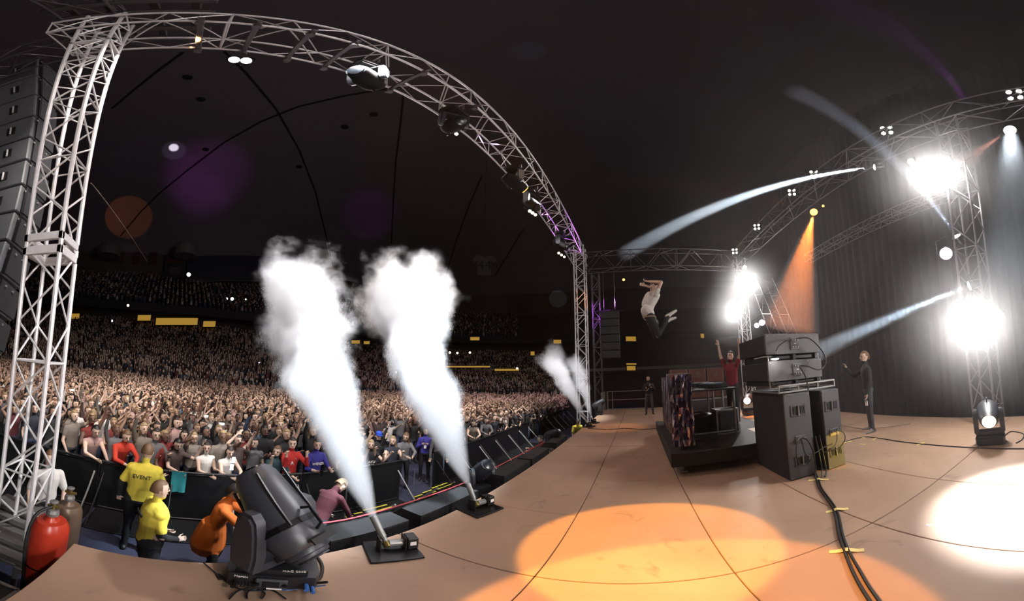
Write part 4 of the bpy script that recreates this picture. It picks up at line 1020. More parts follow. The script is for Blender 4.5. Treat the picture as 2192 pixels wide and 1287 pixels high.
# ------------------------------------------------------------------ gas cylinders, cases at the near corner
def cylinder_tank(name, x, y, z, r, h, m, label, hose=True):
    t = thing(name, (x, y, z), label, 'gas cylinder')
    MB().lathe([(r * .85, 0), (r, .03), (r, h - r * .9), (r * .93, h - r * .55), (r * .75, h - r * .25), (r * .45, h - .03), (r * .3, h), (r * .28, h + .03)], n=24).build('tank', m, t, True)
    MB().lathe([(r * .34, 0), (r * .36, .03), (r * .30, .06), (r * .2, .065)], (0, 0, h + .02), n=14).build('collar', steel, t)
    v = MB().cyl((0, 0, h + .07), (0, 0, h + .15), .018, n=8).cyl((-.05, 0, h + .11), (.06, 0, h + .11), .014, n=8).build('valve', brass, t)
    MB().lathe([(.035, 0), (.038, .012), (.02, .02)], (0, 0, h + .15), n=12).build('hand_wheel', steel, v)
    MB().lathe([(r + .004, 0), (r + .006, .01), (r + .004, .02)], (0, 0, h * .55), n=20).build('strap', blackm, t)
    return t
cylinder_tank('gas_cylinder', -.90, 2.04, -1.15, .155, 1.30, red_paint, 'big orange-red gas cylinder strapped beside the near lattice tower')
cylinder_tank('gas_cylinder', -.93, 2.44, -1.15, .14, 1.26, mat('tank_tan', '#6d5a4a', .35, .3), 'dull tan gas cylinder behind the orange-red one')
cylinder_tank('small_tank', -1.14, 1.36, -.62, .10, .34, mat('red_small', '#b02a22', .3), 'small red tank standing on the black case at the frame corner')
cylinder_tank('small_tank', -1.33, 1.50, -.62, .09, .36, mat('red_small2', '#9a2a2a', .3), 'second small red tank behind the first on the black case')
fcase('flight_case', (-1.3, 1.45, ZF), (.75, .6, .86), 'black metal-edged case carrying the small red tanks')
lp_ = thing('tower_platform', (-1.7, 2.75, ZF), 'grey metal platform under the near lattice tower', 'platform')
MB().bbox((0, 0, .78), (1.1, 1.3, .06), .01).build('platform_top', steel, lp_)
for a in (-.5, .5):
    for b in (-.6, .6): MB().cyl((a, b, 0), (a, b, .76), .03, n=8).build('leg', steel, lp_)
cable('gas_hose', [(-.90, 2.02, .27), (-.98, 1.92, .2), (-1.0, 1.86, -.05), (-.96, 1.84, -.5), (-.93, 1.85, -1.0), (-.95, 1.85, -1.4)], .014, rubber, 'black gas hose hanging down the orange-red cylinder')
cable('gas_hose', [(-1.45, 1.2, -.58), (-1.25, 1.1, -.5), (-1.1, 1.05, -.6), (-1.0, 1.1, -.9)], .014, rubber, 'black hose lying over the case with the small red tanks')
cable('guy_wire', [(-.8, 2.5, -.7), (-.3, 3.0, -1.3)], .008, steel, 'thin metal stay running down from the cylinders to the pit floor')

# ------------------------------------------------------------------ pit: sub cabinets, rope, steps, barricade
sub = mat('sub_black', '#1b1a1b', .75, 0, .15, 12, .2, 200); grille = mat('grille_black', '#222124', .5, .3, .2, 60)
def subwoofer(x, label, z=-.465, w=1.0):
    t = thing('pit_speaker', (x, 2.45, z), label, 'speaker', 'low black speakers along the pit front')
    M = Matrix(((0, 0, 1, 0), (1, 0, 0, 0), (0, 1, 0, 0), (0, 0, 0, 1)))
    MB().prism([(-.28, 0), (.30, 0), (.30, .16), (.02, .42), (-.28, .42)], -w / 2, w / 2, M).build('cabinet_box', sub, t)
    g = MB(); Fg = Matrix.Rotation(math.atan2(-.26, .28), 3, 'X'); g.bbox((0, .165, .295), (w * .9, .36, .012), .004, Fg); g.build('grille', grille, t)
    for s_ in (-1, 1): MB().box((s_ * w / 2, 0, .26), (.012, .14, .06)).build('handle', rubber, t)
    return t
for x, lab in ((1.75, 'low black pit speaker nearest the camera, in front of the first jet'), (2.95, 'sloping black pit speaker between the first two jets'), (4.9, 'black pit speaker just past the second jet'), (7.9, 'far black pit speaker before the crouching people'), (6.15, 'middle black pit speaker under the deck edge')):
    subwoofer(x, lab, w=1.15 if x > 2 else .9)
lg = thing('pit_shelf', (5.2, 2.5, ZF), 'long black shelf in the pit carrying the low speakers', 'shelf')
MB().bbox((0, 0, 1.0), (8.4, .8, .05), .01).build('shelf_top', sub, lg)
for k in range(8):
    for y in (-.35, .35): MB().bbox((-4.1 + 1.17 * k, y, .49), (.05, .05, .98), .004).build('leg', blackm, lg)
cable('edge_rope', [(1.32, 2.98, -.8), (1.32, 2.98, -.37), (2.1, 3.0, -.35), (3.2, 3.02, -.35), (4.5, 3.02, -.37), (6.5, 3.03, -.35), (9.5, 3.0, -.37)], .012, mat('rope_pink', '#b8494f', .6), 'pink rope strung along the pit shelf edge')
ropepost = MB()
for x in (1.32, 3.2, 6.5, 9.4):
    tag(MB().cyl((0, 0, 0), (0, 0, 1.15), .016, n=8).build('rope_post', blackm, loc=(x, 3.04, ZF)), 'black post holding the pink rope, ' + {1.32: 'at its near end', 3.2: 'second from the near end', 6.5: 'third from the near end', 9.4: 'at its far end'}[x], 'post', 'posts of the pink rope')
def stair(x, y, label):
    t = thing('step_unit', (x, y, ZF), label, 'steps', 'yellow-edged black steps in the pit')
    ye = mat('step_yellow', '#c9c23a', .6)
    for k in range(3):
        st = MB().bbox((0, -.26 * k, .18 + .2 * k), (.55, .25, .03), .004).build('tread', blackm, t)
        MB().box((0, -.26 * k + .11, .197 + .2 * k), (.52, .035, .006)).build('yellow_edge', ye, st)
        MB().box((0, -.26 * k - .02, .197 + .2 * k), (.52, .03, .006)).build('yellow_edge', ye, st)
    for s_ in (-1, 1):
        MB().cyl((s_ * .29, .16, 0), (s_ * .29, -.6, .66), .02, n=8).build('stringer', steel, t)
        MB().cyl((s_ * .29, .1, .05), (s_ * .29, .1, .95), .014, n=8).build('hand_post', pipe, t)
    return t
stair(3.25, 4.45, 'nearer yellow-edged steps against the barricade'); stair(5.1, 4.55, 'farther yellow-edged steps against the barricade')

bm_ = mat('barricade_black', '#18181a', .45, .3, .15, 20)
def barricade(x, label, y=5.1):
    t = thing('barricade', (x, y, ZF), label, 'barricade', 'black crowd barricades')
    w_ = 1.22
    MB().cyl((-w_ / 2, 0, 1.08), (w_ / 2, 0, 1.08), .028, n=10).build('top_rail', bm_, t, True)
    MB().bbox((0, .01, .55), (w_ - .06, .03, .98), .006).build('panel', bm_, t)
    MB().cyl((-w_ / 2, 0, .06), (w_ / 2, 0, .06), .022, n=8).build('bottom_rail', bm_, t)
    for s_ in (-1, 1):
        MB().cyl((s_ * (w_ / 2 - .02), 0, 0), (s_ * (w_ / 2 - .02), 0, 1.08), .024, n=8).build('post', bm_, t)
        MB().cyl((s_ * (w_ / 2 - .08), -.03, .85), (s_ * (w_ / 2 - .08), -.78, .04), .018, n=8).build('brace', steel if s_ > 0 else bm_, t)
    MB().bbox((0, -.4, .015), (w_ - .04, .82, .03), .006).build('foot_plate', bm_, t)
    return t
ba0 = barricade(-7.0, 'black barricade section at the frame edge behind the tower')
land = ['at the left frame edge', 'behind the near lattice tower', 'behind the gas cylinders', 'under the bare-armed man leaning over', 'behind the taller yellow-shirted guard', 'holding the hung teal cloth', 'behind the crouching orange shirt', 'behind the big foreground light', 'before the red and purple jerseys', 'behind the maroon-shirted man bending', 'behind the nearest smoke column', 'by the nearer steps', 'by the farther steps']
for k in range(16):
    x = -7.0 + 1.24 * (k + 1)
    if 3.9 + 1.2 < x < 6.4: continue
    copy_tree(ba0, 'black barricade section ' + (land[k] if k < len(land) else ['beyond the gap past the second jet', 'far beyond the second jet', 'near the far pit lights', 'at the far end of the pit'][k - 13]), loc=Vector((x, 5.1 if x < 5.5 else 5.1 + (x - 6) * .05, ZF)))
# second line beyond the gap
for k in range(5): copy_tree(ba0, 'black barricade section ' + ['first', 'second', 'third', 'fourth', 'fifth', 'sixth', 'seventh'][k] + ' from the far tower end', loc=Vector((21.0 - 1.24 * k, 5.5, ZF)))
cl = MB(); vs = []
for i in range(7):
    for j in range(5):
        x = -.13 + .26 * i / 6; z = -.42 * j / 4; vs.append((x, -.012 - .02 * math.sin(i * 1.7) * (j / 4) - (.03 if j == 0 else 0), z + (.0 if j else .02)))
n_ = len(vs); vs += [(a, b - .006, c) for a, b, c in vs]
fs = [(i * 5 + j, i * 5 + j + 1, (i + 1) * 5 + j + 1, (i + 1) * 5 + j) for i in range(6) for j in range(4)]
cl.add(vs, fs + [(f[3] + n_, f[2] + n_, f[1] + n_, f[0] + n_) for f in fs])
o = cl.build('hung_cloth', mat('teal_cloth', '#2c8f96', .8), None, True, loc=(.02 + .0, 5.06, ZF + 1.1)); tag(o, 'teal cloth hung over the barricade rail beside the guards', 'cloth')
# field wall fence and platforms among the floor crowd
fw = mat('white_rail_board', '#a39689', .7)
for i, (a, b, y0, y1, lab) in enumerate(((195, 330, 803, 815, 'pale board fence at the back of the floor crowd near the tower'), (374, 500, 821, 834, 'pale board fence behind the floor crowd under the middle stand'), (545, 640, 838, 842, 'pale board fence left of the first smoke column'))):
    A = on_y(a, y0, 25.9); B_ = on_y(b, y1, 25.9); A.z = B_.z = 0; d = (B_ - A); L = d.length; d.normalize(); t = thing('board_fence', (A.x, A.y, ZF), lab, 'fence', rotz=math.atan2(d.y, d.x))
    MB().bbox((L / 2, 0, 1.15), (L, .06, .28), .01).build('top_board', fw, t)
    MB().bbox((L / 2, 0, .6), (L, .04, .5), .01).build('lower_board', redwall, t)
    for k in range(int(L / 1.5) + 1): MB().box((k * 1.5, .05, .6), (.06, .06, 1.2)).build('post', steel, t)
mp = on_z(610, 842, -.2)
t = thing('camera_platform', (mp.x, mp.y - .6, ZF), 'small scaffold platform in the floor crowd left of the first smoke column', 'platform')
for a in (-1.3, 1.3):
    for b in (-.5, .5): MB().cyl((a, b, 0), (a, b, 2.3), .03, n=6).build('post', steel, t)
MB().bbox((0, 0, 1.1), (2.7, 1.1, .08), .01).build('platform_deck', blackm, t)
for z in (1.7, 2.3): MB().cyl((-1.3, -.5, z), (1.3, -.5, z), .025, n=6).build('rail', steel, t)
for i, (px, lab) in enumerate(((283, 'pale sign board on the far stand rail'), (318, 'second pale sign board on the far stand rail'))):
    p = on_y(px, 733, CY + HY + 12.2); o = MB().bbox((0, 0, 0), (1.5, .08, .9), .01).build('sign_board', wallm, loc=p); tag(o, lab, 'sign board')
    for k in range(3): MB().box((0, -.06, .22 - .2 * k), (1.2, .02, .08)).build('stripe', fw, o)

# ------------------------------------------------------------------ people
skin_l = mat('skin_light', '#c4a592', .55, 0, .08, 8); skin_m = mat('skin_tan', '#a3836f', .55, 0, .08, 8); skin_d = mat('skin_brown', '#664a3e', .5, 0, .08, 8)
SKINS = [skin_l, skin_l, skin_m, skin_l, skin_d, skin_m]
hair_m = [mat('hair_dark_brown', '#231812', .6, 0, .3, 60), mat('hair_black', '#0f0d0d', .5, 0, .3, 60), mat('hair_light_brown', '#5e432b', .6, 0, .3, 60), mat('hair_blond', '#86704f', .6, 0, .3, 60)]
eye_m = mat('eye_dark', '#17110f', .2); lip_m = mat('lips', '#8a4a42', .5)
jeans = mat('jeans_blue', '#2c3850', .8, 0, .2, 20); blackp = mat('black_trousers', '#141417', .8, 0, .2, 20); greyp = mat('grey_trousers', '#33333a', .8, 0, .2, 20)
shoe_w = mat('shoe_white', '#c9c4bd', .6); shoe_b = mat('shoe_black', '#161413', .6); shoe_g = mat('shoe_grey', '#6a6560', .6)
UP = Vector((0, 0, 1))
def loftc(mb, st, n=10):
    """st: [(centre, side axis, front axis, rx, ry)] closed loft"""
    vs = []
    for c, a, b, rx, ry in st:
        for i in range(n):
            t = 2 * math.pi * i / n; vs.append(c + a * (rx * math.cos(t)) + b * (ry * math.sin(t)))
    k = len(st); fs = [(j * n + i, j * n + (i + 1) % n, (j + 1) * n + (i + 1) % n, (j + 1) * n + i) for j in range(k - 1) for i in range(n)]
    fs += [tuple(range(n - 1, -1, -1)), tuple(range((k - 1) * n, k * n))]
    mb.add(vs, fs)
def V3(t): return Vector(t).normalized()
def human(name, loc, label, P, shirt, pants=blackp, skin=skin_l, hair=0, shoes=shoe_b, rotz=0.0, cat='person', group=None, voxel=.014, hairstyle='short', sleeve=.5, faces=True, height=1.0, mesh_only=False, bulk=1.0, cap=None):
    """P: pose, directions in the figure's own frame (it faces +Y, left hand side is -X)."""
    s = height
    g = lambda k, d: V3(P.get(k, d))
    prims = []                     # (tag, a, b, ra, rb)
    mb = MB()
    def cap_(tagn, a, b, ra, rb, n=10):
        d = (b - a); L = max(d.length, 1e-5); d = d / L
        F = frame(d); ax, ay = F.col[0], F.col[1]
        st = []
        for t in (-1, -.85, -.5): st.append((a + d * ra * t, ax, ay, ra * math.sqrt(max(.02, 1 - t * t)), ra * math.sqrt(max(.02, 1 - t * t))))
        for u in (0, .5, 1): st.append((a + (b - a) * u, ax, ay, ra + (rb - ra) * u, ra + (rb - ra) * u))
        for t in (.5, .85, 1): st.append((b + d * rb * t, ax, ay, rb * math.sqrt(max(.02, 1 - t * t)), rb * math.sqrt(max(.02, 1 - t * t))))
        loftc(mb, st, n); prims.append((tagn, a.copy(), b.copy(), ra, rb))
    pel = Vector(P.get('pelvis', (0, 0, .93))) * s
    tor = g('torso', (0, 0, 1)); side = Vector(P.get('side', (1, 0, 0))); side = (side - tor * side.dot(tor)).normalized(); fr = tor.cross(side)      # front = +Y when upright
    if fr.y < 0 and abs(tor.z) > .3: pass
    hipside = Vector(P.get('hipside', P.get('side', (1, 0, 0)))).normalized()
    bend = Vector(P.get('bend', (0, 0, 0))) * s
    mid = pel + tor * (.26 * s) + bend; nb = pel + tor * (.535 * s)
    bk = bulk
    # torso loft
    def at(u):  # quadratic through pel, mid, nb
        return pel * ((1 - u) * (1 - 2 * u)) + mid * (4 * u * (1 - u)) + nb * (u * (2 * u - 1))
    W = [(-.14, .12, .09), (-.06, .165, .115), (.0, .168, .118), (.15, .158, .11), (.35, .150, .105), (.55, .162, .115), (.75, .182, .118), (.88, .175, .10), (.96, .12, .075), (1.02, .06, .055)]
    st = []
    for u, rx, ry in W:
        c = at(u); st.append((c, side.lerp(hipside, max(0, 1 - u * 1.5)).normalized() if u < .6 else side, fr, rx * s * bk, ry * s * bk * (1 + (.18 * (bk - 1) * 10 if False else 0))))
    loftc(mb, st, 16)
    for k in range(8):
        u0 = -.1 + k * .14; prims.append(('shirt' if u0 > -.02 else 'pants', at(u0), at(u0 + .14), .13 * s, .13 * s))
    # neck, head
    hd = g('head', tuple(tor)); nk = nb + tor * (-.02 * s); hbase = nb + (tor * .5 + hd * .5) * (.075 * s)
    cap_('skin', nk, hbase, .056 * s, .052 * s)
    look = Vector(P.get('look', tuple(fr))); look = (look - hd * look.dot(hd)).normalized(); hs = look.cross(hd).normalized()
    hc = hbase + hd * (.10 * s) + look * (.012 * s)
    prof = [(-.118, .030, .030, .045), (-.105, .045, .050, .03), (-.08, .056, .066, .018), (-.04, .066, .080, .008), (0, .073, .092, 0), (.04, .075, .097, -.004), (.08, .067, .086, -.008), (.105, .046, .062, -.01), (.122, .018, .025, -.01)]
    loftc(mb, [(hc + hd * (z * s) + look * (o * s), hs, look, rx * s, ry * s) for z, rx, ry, o in prof], 14)
    prims.append(('skin', hc - hd * .07 * s, hc + hd * .06 * s, .085 * s, .085 * s))
    cap_('skin', hc + look * (.088 * s) + hd * (.018 * s), hc + look * (.108 * s) - hd * (.018 * s), .010 * s, .015 * s, 8)
    for sg in (-1, 1): cap_('skin', hc + hs * (sg * .074 * s) + hd * (.018 * s), hc + hs * (sg * .074 * s) - hd * (.02 * s), .014 * s, .011 * s, 6)
    sh = {}
    for sg, q in ((-1, 'l'), (1, 'r')):
        raise_ = g('arm_' + q, (sg * .25, 0, -1)).dot(tor)
        S_ = at(.86) + side * (sg * .165 * s * (.97 + .03 * bk)) + tor * (.035 * s * max(0, raise_))
        ua = g('arm_' + q, (sg * .22, .05, -1)); fa = g('fore_' + q, (sg * .05, .25, -1)); ha = g('hand_' + q, tuple(fa))
        E_ = S_ + ua * (.285 * s); W_ = E_ + fa * (.255 * s)
        cap_('shirt', at(.86) + side * (sg * .09 * s), S_, .068 * s * bk, .062 * s * bk)
        fr_s = sleeve
        # sleeve over upper arm then skin
        if fr_s >= 1:
            f2 = min(1, fr_s - 1 + .001)
            cap_('shirt', S_, E_, .060 * s, .047 * s); M_ = E_.lerp(W_, f2)
            cap_('shirt', E_, M_, .046 * s, (.046 - .010 * f2) * s)
            if f2 < .98: cap_('skin', M_, W_, .036 * s, .027 * s)
            else: cap_('skin', W_ - fa * .01, W_, .027 * s, .027 * s)
        elif fr_s > 0:
            M_ = S_.lerp(E_, fr_s); cap_('shirt', S_, M_, .064 * s, .060 * s)
            cap_('skin', M_, E_, .044 * s, .039 * s); cap_('skin', E_, W_, .039 * s, .026 * s)
        else:
            cap_('skin', S_, E_, .052 * s, .038 * s); cap_('skin', E_, W_, .039 * s, .026 * s)
        # hand: palm, four unequal fingers, thumb from the palm side
        pn = g('palm_' + q, tuple(fr)); pn = (pn - ha * pn.dot(ha))
        pn = pn.normalized() if pn.length > .1 else frame(ha).col[0]
        pw = ha.cross(pn).normalized() * (-sg)
        K = W_ + ha * (.085 * s)
        for o_ in (-.022, 0, .022): cap_('skin', W_ + ha * (.012 * s) + pw * (o_ * .7 * s), K + pw * (o_ * s), .017 * s, .0145 * s, 8)
        curl = P.get('curl_' + q, .35); sp = P.get('spread_' + q, .12)
        for i, (o_, L_) in enumerate(((-.030, .058), (-.010, .074), (.010, .078), (.030, .070))):
            d0 = (ha + pw * (o_ * 8 * sp) + pn * (curl * .6)).normalized(); d1 = (ha * math.cos(curl * 1.9) + pn * math.sin(curl * 1.9) + pw * (o_ * 6 * sp)).normalized(); d2 = (ha * math.cos(curl * 3.2) + pn * math.sin(curl * 3.2)).normalized()
            r_ = max(.0092 * s, voxel * .62)
            a_ = K + pw * (o_ * s); b_ = a_ + d0 * (L_ * .45 * s); c_ = b_ + d1 * (L_ * .32 * s)
            cap_('skin', a_, b_, r_, r_ * .95, 6); cap_('skin', b_, c_, r_ * .95, r_ * .9, 6); cap_('skin', c_, c_ + d2 * (L_ * .22 * s), r_ * .9, r_ * .8, 6)
        tb_ = W_ + ha * (.03 * s) + pw * (.026 * s); tm = tb_ + (ha * .5 + pw * .75 + pn * .35).normalized() * (.042 * s)
        cap_('skin', tb_, tm, .013 * s, .011 * s, 6); cap_('skin', tm, tm + (ha * .85 + pw * .2 + pn * .45).normalized() * (.034 * s), max(.0105 * s, voxel * .6), max(.009 * s, voxel * .58), 6)
        sh[q] = (W_, K, ha, pn, pw)
        # leg
        H_ = pel + hipside * (sg * .088 * s) - tor * (.02 * s)
        th = g('thigh_' + q, (sg * .05, .02, -1)); sn = g('shin_' + q, (sg * .02, -.02, -1)); ft = g('foot_' + q, (sg * .25, 1, -.05))
        N_ = H_ + th * (.425 * s); A_ = N_ + sn * (.42 * s)
        cap_('pants', H_, H_.lerp(N_, .55), .090 * s * bk, .076 * s * bk, 12); cap_('pants', H_.lerp(N_, .5), N_, .077 * s * bk, .060 * s, 12)
        cap_('pants', N_, N_.lerp(A_, .35), .060 * s, .060 * s); cap_('pants', N_.lerp(A_, .35), A_, .060 * s, .047 * s)
        cap_('shoe', A_ - sn * .0 - ft * (.045 * s) + sn * (.038 * s), A_ + ft * (.13 * s) + sn * (.045 * s), .042 * s, .036 * s); cap_('shoe', A_ + ft * .08 * s + sn * (.045 * s), A_ + ft * (.185 * s) + sn * (.052 * s), .040 * s, .028 * s)
        cap_('shoe', A_ + sn * .0, A_ + ft * (.06 * s) + sn * (.035 * s), .043 * s, .038 * s)
    for e in P.get('extra', []):       # (tag, a, b, ra, rb) extra cloth volumes
        cap_(e[0], Vector(e[1]) * s, Vector(e[2]) * s, e[3] * s, e[4] * s)
    # fuse into one continuous surface
    me = mb.mesh('tmp_body', skin); ob = bpy.data.objects.new('tmp_body', me); COL.objects.link(ob)
    md_ = ob.modifiers.new('r', 'REMESH'); md_.mode = 'VOXEL'; md_.voxel_size = voxel * s; md_.use_smooth_shade = True
    sm = ob.modifiers.new('s', 'SMOOTH'); sm.factor = .5; sm.iterations = 2
    dg = bpy.context.evaluated_depsgraph_get(); ev = ob.evaluated_get(dg); bm_e = bpy.data.meshes.new_from_object(ev)
    bpy.data.objects.remove(ob); bpy.data.meshes.remove(me)
    nf = len(bm_e.polygons); co = np.empty(len(bm_e.vertices) * 3); bm_e.vertices.foreach_get('co', co); 
    cen = np.empty(nf * 3); bm_e.polygons.foreach_get('center', cen); cen = cen.reshape(-1, 3)
    best = np.full(nf, 1e9); idx = np.zeros(nf, int); T = {'skin': 0, 'shirt': 1, 'pants': 2, 'shoe': 3}
    for tg_, a, b, ra, rb in prims:
        a_ = np.array(a); ab = np.array(b) - a_; L2 = max(ab @ ab, 1e-9); t = np.clip((cen - a_) @ ab / L2, 0, 1)
        dd = np.linalg.norm(cen - a_ - t[:, None] * ab, axis=1) - (ra + (rb - ra) * t)
        k = dd < best; best[k] = dd[k]; idx[k] = T[tg_]
    bm_e.materials.clear()
    for m in (skin, shirt, pants, shoes): bm_e.materials.append(m)
    bm_e.polygons.foreach_set('material_index', idx.astype(np.int32)); bm_e.polygons.foreach_set('use_smooth', [True] * nf); bm_e.name = name + '_body'
    # hair shell
    hm = hair_m[hair] if hair is not None and hair >= 0 else None
    parts = []
    if hm or cap:
        h = MB(); nn, mm_ = 18, 11; vs = []; keep = {}
        rr = random.Random(len(label) * 13 + int(loc[0] * 10))
        def addshell(sc_, off, cond, thick=0):
            for j in range(mm_ + 1):
                th_ = math.pi * j / mm_
                for i in range(nn):
                    ph = 2 * math.pi * i / nn
                    dx, dy, dz = math.sin(th_) * math.cos(ph), math.sin(th_) * math.sin(ph), math.cos(th_)
                    if cond(dx, dy, dz): keep[(j, i)] = 1
                    k_ = 1 + rr.uniform(-.03, .03)
                    vs.append(hc + hs * (dx * .083 * sc_ * s * k_) + look * ((dy * .104 * sc_ * k_ - .008) * s) + hd * ((dz * .122 * sc_ * k_ + off) * s))
        face = lambda dx, dy, dz: not ((dy > .15 and dz < .50) or (dz < -.12 and dy > -.35) or dz < -.55)
        if hairstyle == 'long': face = lambda dx, dy, dz: not (dy > .22 and dz < .50)
        if hairstyle == 'buzz': face = lambda dx, dy, dz: not ((dy > .05 and dz < .62) or (dz < -.0 and dy > -.3) or dz < -.4)
        addshell(1.04 if hairstyle == 'buzz' else 1.12, .004, face)
        fs = []
        for j in range(mm_):
            for i in range(nn):
                c4 = ((j, i), (j + 1, i), (j + 1, (i + 1) % nn), (j, (i + 1) % nn))
                if all(c in keep for c in c4): fs.append(tuple(a * nn + b for a, b in c4))
        # close it: inner copy
        n0 = len(vs); vs += [hc + (v - hc) * .86 for v in vs]; edges = {}
        for f in fs:
            for a, b in zip(f, f[1:] + f[:1]): edges[(a, b)] = 1
        allf = list(fs) + [tuple(i + n0 for i in f[::-1]) for f in fs] + [(b, a, a + n0, b + n0) for (a, b) in edges if (b, a) not in edges]
        h.add(vs, allf)
        if hairstyle == 'long':
            for k in range(-3, 4):
                top_ = hc + hs * (k * .022 * s) - look * ((.085 - abs(k) * .008) * s); 
                h.tube([top_ + hd * .03 * s, top_ - hd * .08 * s, top_ - UP * .20 * s - look * .01 + hs * k * .006, top_ - UP * (.30 + .02 * (k % 2)) * s - look * .02 + hs * k * .004], [.022 * s, .026 * s, .024 * s, .008 * s], 6)
        if hairstyle == 'tail':
            h.tube([hc - look * .10 * s + hd * .05 * s, hc - look * .14 * s + hd * .02 * s, hc - look * .13 * s - UP * .10 * s, hc - look * .11 * s - UP * .2 * s], [.02 * s, .03 * s, .024 * s, .008 * s], 6)
        if hm: parts.append(('hair', h, hm))
        if cap:
            c_ = MB(); c_.lathe([(.088 * s, 0), (.092 * s, .02 * s), (.085 * s, .06 * s), (.05 * s, .088 * s), (.008, .095 * s)], hc + hd * .045 * s, hd, 16, 1, 1.15, up=hs.cross(hd) if False else look)
            c_.prism([(-.07 * s, 0), (.07 * s, 0), (.06 * s, .06 * s), (.03 * s, .085 * s), (-.03 * s, .085 * s), (-.06 * s, .06 * s)], -.004, .004, Matrix.Translation(hc + hd * .05 * s + look * .075 * s) @ Matrix((hs, look, hd)).transposed().to_4x4())
            parts.append(('cap', c_, cap))
    if faces:
        e = MB()
        for sg in (-1, 1): 
            e.sphere(hc + hs * (sg * .030 * s) + look * (.080 * s) + hd * (.012 * s), .011 * s, 8, 5)
        m_ = MB().sphere(hc + look * (.092 * s) - hd * (.055 * s), .02 * s, 8, 4, (1.1, .5, .35), Matrix((hs, look, hd)).transposed())
        br = MB()
        for sg in (-1, 1): br.tube([hc + hs * (sg * .014 * s) + look * (.090 * s) + hd * (.030 * s), hc + hs * (sg * .032 * s) + look * (.087 * s) + hd * (.036 * s), hc + hs * (sg * .048 * s) + look * (.074 * s) + hd * (.030 * s)], .0045 * s, 5)
        parts += [('eyes', e, eye_m), ('mouth', m_, lip_m), ('eyebrows', br, hm or hair_m[0])]
    o = bpy.data.objects.new(name, bm_e)
    o['info'] = 0; del o['info']
    COL.objects.link(o); o.location = loc; o.rotation_euler = (0, 0, rotz); tag(o, label, cat, group)
    for pn_, m_, mt_ in parts:
        q_ = m_.build(pn_, mt_, o, True)
        if pn_ in ('eyes', 'eyebrows', 'hair'): q_['kind'] = 'stuff'
    o_hands = sh
    return o, dict(hands=sh, hc=hc, look=look, hd=hd, hs=hs, at=at, fr=fr, side=side, tor=tor, s=s)
def rel(o, v):      # local -> world for a figure
    return Vector(o.location) + Matrix.Rotation(o.rotation_euler.z, 3, 'Z') @ v
def face_to(p, q=EYE):  # rotz so that local +Y points from p to q
    d = Vector(q) - Vector(p); return math.atan2(-d.x, d.y)
def shirt_mat(n, c): return mat('shirt_' + n, c, .85, 0, .1, 14, .12, 40)
SH = dict(black=shirt_mat('black', '#19181a'), grey=shirt_mat('grey', '#5d5b5d'), white=shirt_mat('white', '#c8c3bd'), red=shirt_mat('red', '#6e2420'), navy=shirt_mat('navy', '#22242f'), purple=shirt_mat('purple', '#2f2a7a'),
          tan=shirt_mat('tan', '#6f655c'), plaid=shirt_mat('plaid', '#4a3c3a'), blue=shirt_mat('blue', '#42526a'), green=shirt_mat('green', '#3c463b'), orange=shirt_mat('orange', '#c2601e'), yellow=shirt_mat('yellow', '#cdb840'), maroon=shirt_mat('maroon', '#4a1a22'), pink=shirt_mat('pink', '#a5857f'))
def phone(parent_o, info, q, label, lit=True, up_=(0, 0, 1)):
    W_, K, ha, pn, pw = info['hands'][q]
    c = K + ha * .05 + pn * .022
    t = thing('phone', rel(parent_o, c), label, 'phone', 'phones held up by the crowd')
    Rz = Matrix.Rotation(parent_o.rotation_euler.z, 3, 'Z'); look = Rz @ info['look']; yv = (-look); xv = UP.cross(yv).normalized(); zv = yv.cross(xv)
    F = Matrix((xv, zv, yv)).transposed()
    b = MB(); b.bbox((0, 0, 0), (.07, .14, .009), .002, F); b.build('phone_body', blackm, t)
    MB().box(F @ Vector((0, 0, .0055)), (.06, .125, .002), F).build('screen', phone_m if lit else mat('phone_dark_screen', '#22252c', .15), t)
    return t

# --- the leaping performer above the table
jp = at_r(1398, 668, 6.3); jz = on_y(1398, 668, -.001)
JR = R(90)    # faces roughly toward the crowd: local +Y -> world +Y*... set so profile is seen
hipp = at_r(1391, 678, 6.0)
# face to the left of the picture = world +Y ; figure leans back, knees bent, feet kicked behind
o, inf = human('person', (hipp.x, hipp.y, hipp.z - .93), 'leaping man in loose white t-shirt and black trousers in mid air, arms over his head',
    dict(torso=(0, -.38, 1), bend=(0, .10, -.01), head=(0, .42, 1), look=(0, 1, -.1), arm_l=(-.35, -.45, 1.0), fore_l=(.15, 1.0, .12), arm_r=(.25, -.30, 1.0), fore_r=(-.15, 1, .22), hand_l=(.1, .9, .1), hand_r=(-.1, .9, .3), curl_l=.8, curl_r=.8,
         thigh_l=(-.10, -.42, -1), thigh_r=(.10, -.36, -1), shin_l=(-.05, -.52, .95), shin_r=(.05, -.62, .80), foot_l=(0, -.85, .45), foot_r=(0, -.95, .25),
         extra=[('shirt', (.0, .02, .98), (.06, -.16, .80), .10, .045), ('shirt', (-.05, .06, 1.05), (.05, .02, .98), .14, .14), ('shirt', (0, .02, 1.22), (0, -.04, 1.35), .15, .15)]),
    SH['white'], blackp, skin_l, 0, shoe_w, rotz=R(6), voxel=.012, sleeve=.35)
MB().tube([inf['at'](0.02) + Vector((.17 * math.cos(a), .125 * math.sin(a), -.035)) for a in [2 * math.pi * k / 20 for k in range(20)]], .016, 6, True).build('belt', mat('belt_tan', '#8a6f50', .5), o)
